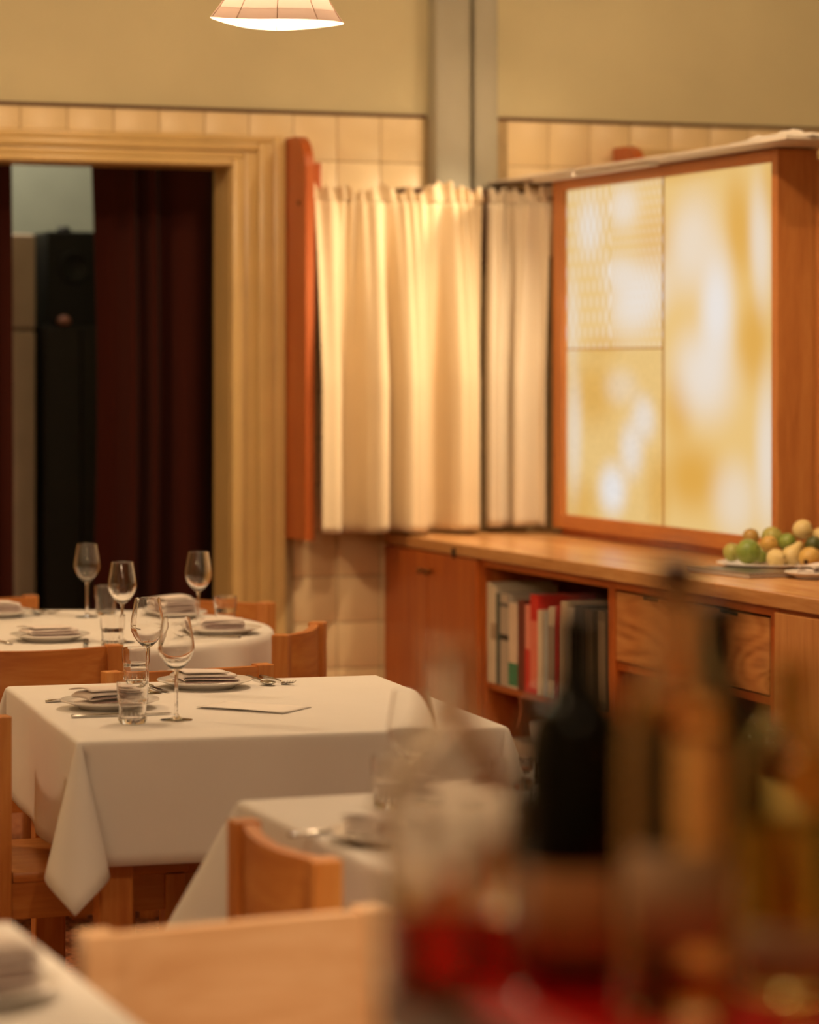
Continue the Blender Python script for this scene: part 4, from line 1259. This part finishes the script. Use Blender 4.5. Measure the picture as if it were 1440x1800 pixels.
# ================================================================== BAR WITH BOTTLES (near, out of focus)
BZ = 1.05
bar = thing('bar_counter', 'dark wooden bar counter end carrying the red tray', 'bar counter')
B().box(0.735, 1.75, 1.35, 2.00, BZ - 0.04, BZ, 0.004).done('bar_top', M['bartop'], bar)
B().box(0.775, 1.72, 1.39, 1.96, 0.0, BZ - 0.04).done('bar_body', M['bartop'], bar)
ty = thing('serving_tray', 'glossy red tray under the blurred bottles', 'tray', (0.985, 1.80, BZ))
tw, td = 0.235, 0.165
B().box(-tw, tw + 0.1, -td, td, 0, 0.008, 0.003).done('base', M['tray_red'], ty)
rm = B()
for s in (-1, 1):
    rm.box(-tw, tw + 0.1, s * td - 0.006, s * td + 0.006, 0.004, 0.028, 0.003)
rm.box(-tw - 0.006, -tw + 0.006, -td, td, 0.004, 0.028, 0.003); rm.box(tw + 0.094, tw + 0.106, -td, td, 0.004, 0.028, 0.003)
rm.done('rim', M['tray_red'], ty)
BB = BZ + 0.0084

def bottle(px, Y, prof, wall_, gm, label, cap=None, liquid=None, lab=None, solid_dark=False, collar=None):
    u, v = atd(px, Y)
    t = thing('bottle', label, 'bottle', (u, v, BB), 0, 'bottles on the red tray')
    outer = [(0, 0.0)] + prof
    if solid_dark:
        top = prof[-1]
        B().lathe(outer + [(top[0] - 0.003, top[1]), (top[0] - 0.003, top[1] - 0.03), (0, top[1] - 0.03)], 40).done('body', gm, t, 'auto')
    else:
        inner = [(max(0.004, r - wall_), z + (0.005 if k == 0 else 0)) for k, (r, z) in enumerate(prof)]
        inner[0] = (inner[0][0], 0.008)
        B().lathe(outer + inner[::-1] + [(0, 0.008)], 48).done('body', gm, t, 'auto')
    if liquid:
        lvl, lm = liquid
        pts = [(0, 0.0085)]
        for k, (r, z) in enumerate(prof):
            zz = max(0.0085, z)
            if zz < lvl: pts.append((max(0.003, r - wall_ - 0.0004), zz))
        rr = pts[-1][0]
        pts += [(rr, lvl), (0, lvl)]
        B().lathe(pts, 40).done('liquid', lm, t, 'auto')
    if cap:
        r, z0, z1, cm = cap
        B().lathe([(0, z0), (r, z0), (r, z1 - 0.002), (r - 0.002, z1), (0, z1)], 28).done('cap', cm, t, 'auto')
    if lab:
        r, z0, z1, lm, a0, a1 = lab
        o = B().grid(lambda i, j: (r * math.cos(a0 + (a1 - a0) * i), r * math.sin(a0 + (a1 - a0) * i), z0 + (z1 - z0) * j), 30, 1).done('label', lm, t, True)
        solid(o, 0.0006)
    return t

A0 = math.atan2(-1, -0.45)     # towards the viewer
bottle(792, 2.03, [(0.046, 0.0), (0.050, 0.006), (0.050, 0.125), (0.047, 0.145), (0.036, 0.168), (0.022, 0.185), (0.0155, 0.20), (0.015, 0.232), (0.017, 0.236), (0.017, 0.243)], 0.004, M['clear_bottle'],
       'wide clear bottle holding a little red spirit', liquid=(0.056, M['red_liquid']))
bottle(1012, 2.10, [(0.037, 0.0), (0.040, 0.005), (0.040, 0.158), (0.037, 0.180), (0.026, 0.200), (0.0145, 0.215), (0.0135, 0.25), (0.0145, 0.252), (0.0145, 0.262)], 0.003, M['dark_glass'],
       'black wine bottle with tan label on the red tray', solid_dark=True, lab=(0.0405, 0.015, 0.082, M['label_tan'], A0 - 1.0, A0 + 0.75))
bottle(1190, 1.98, [(0.038, 0.0), (0.040, 0.006), (0.040, 0.160), (0.038, 0.190), (0.030, 0.218), (0.0195, 0.238), (0.0165, 0.255), (0.016, 0.285)], 0.0035, M['amber_glass'],
       'tall clear amber bottle with dark cap', cap=(0.0165, 0.283, 0.312, M['darkwood']), liquid=(0.215, glass('amber_spirit', (0.93, 0.74, 0.48), 0, 1.36)), lab=(0.0405, 0.05, 0.115, M['label_cream'], A0 - 0.9, A0 + 0.9))
bottle(1268, 2.16, [(0.033, 0.0), (0.035, 0.005), (0.035, 0.15), (0.031, 0.175), (0.020, 0.195), (0.013, 0.21), (0.0125, 0.255), (0.0135, 0.257), (0.0135, 0.265)], 0.003, M['dark_glass'],
       'black bottle half hidden behind the amber bottle', solid_dark=True)
bottle(1392, 2.05, [(0.038, 0.0), (0.040, 0.006), (0.040, 0.135), (0.036, 0.160), (0.022, 0.182), (0.0145, 0.196), (0.014, 0.222), (0.016, 0.225), (0.016, 0.232)], 0.0035, M['olive_glass'],
       'olive green bottle at the right end of the tray', lab=(0.0405, 0.012, 0.05, M['label_cream'], A0 - 1.0, A0 + 0.8), liquid=(0.12, glass('olive_oil', (0.85, 0.72, 0.40), 0, 1.4)))
print('tiles', ntile)
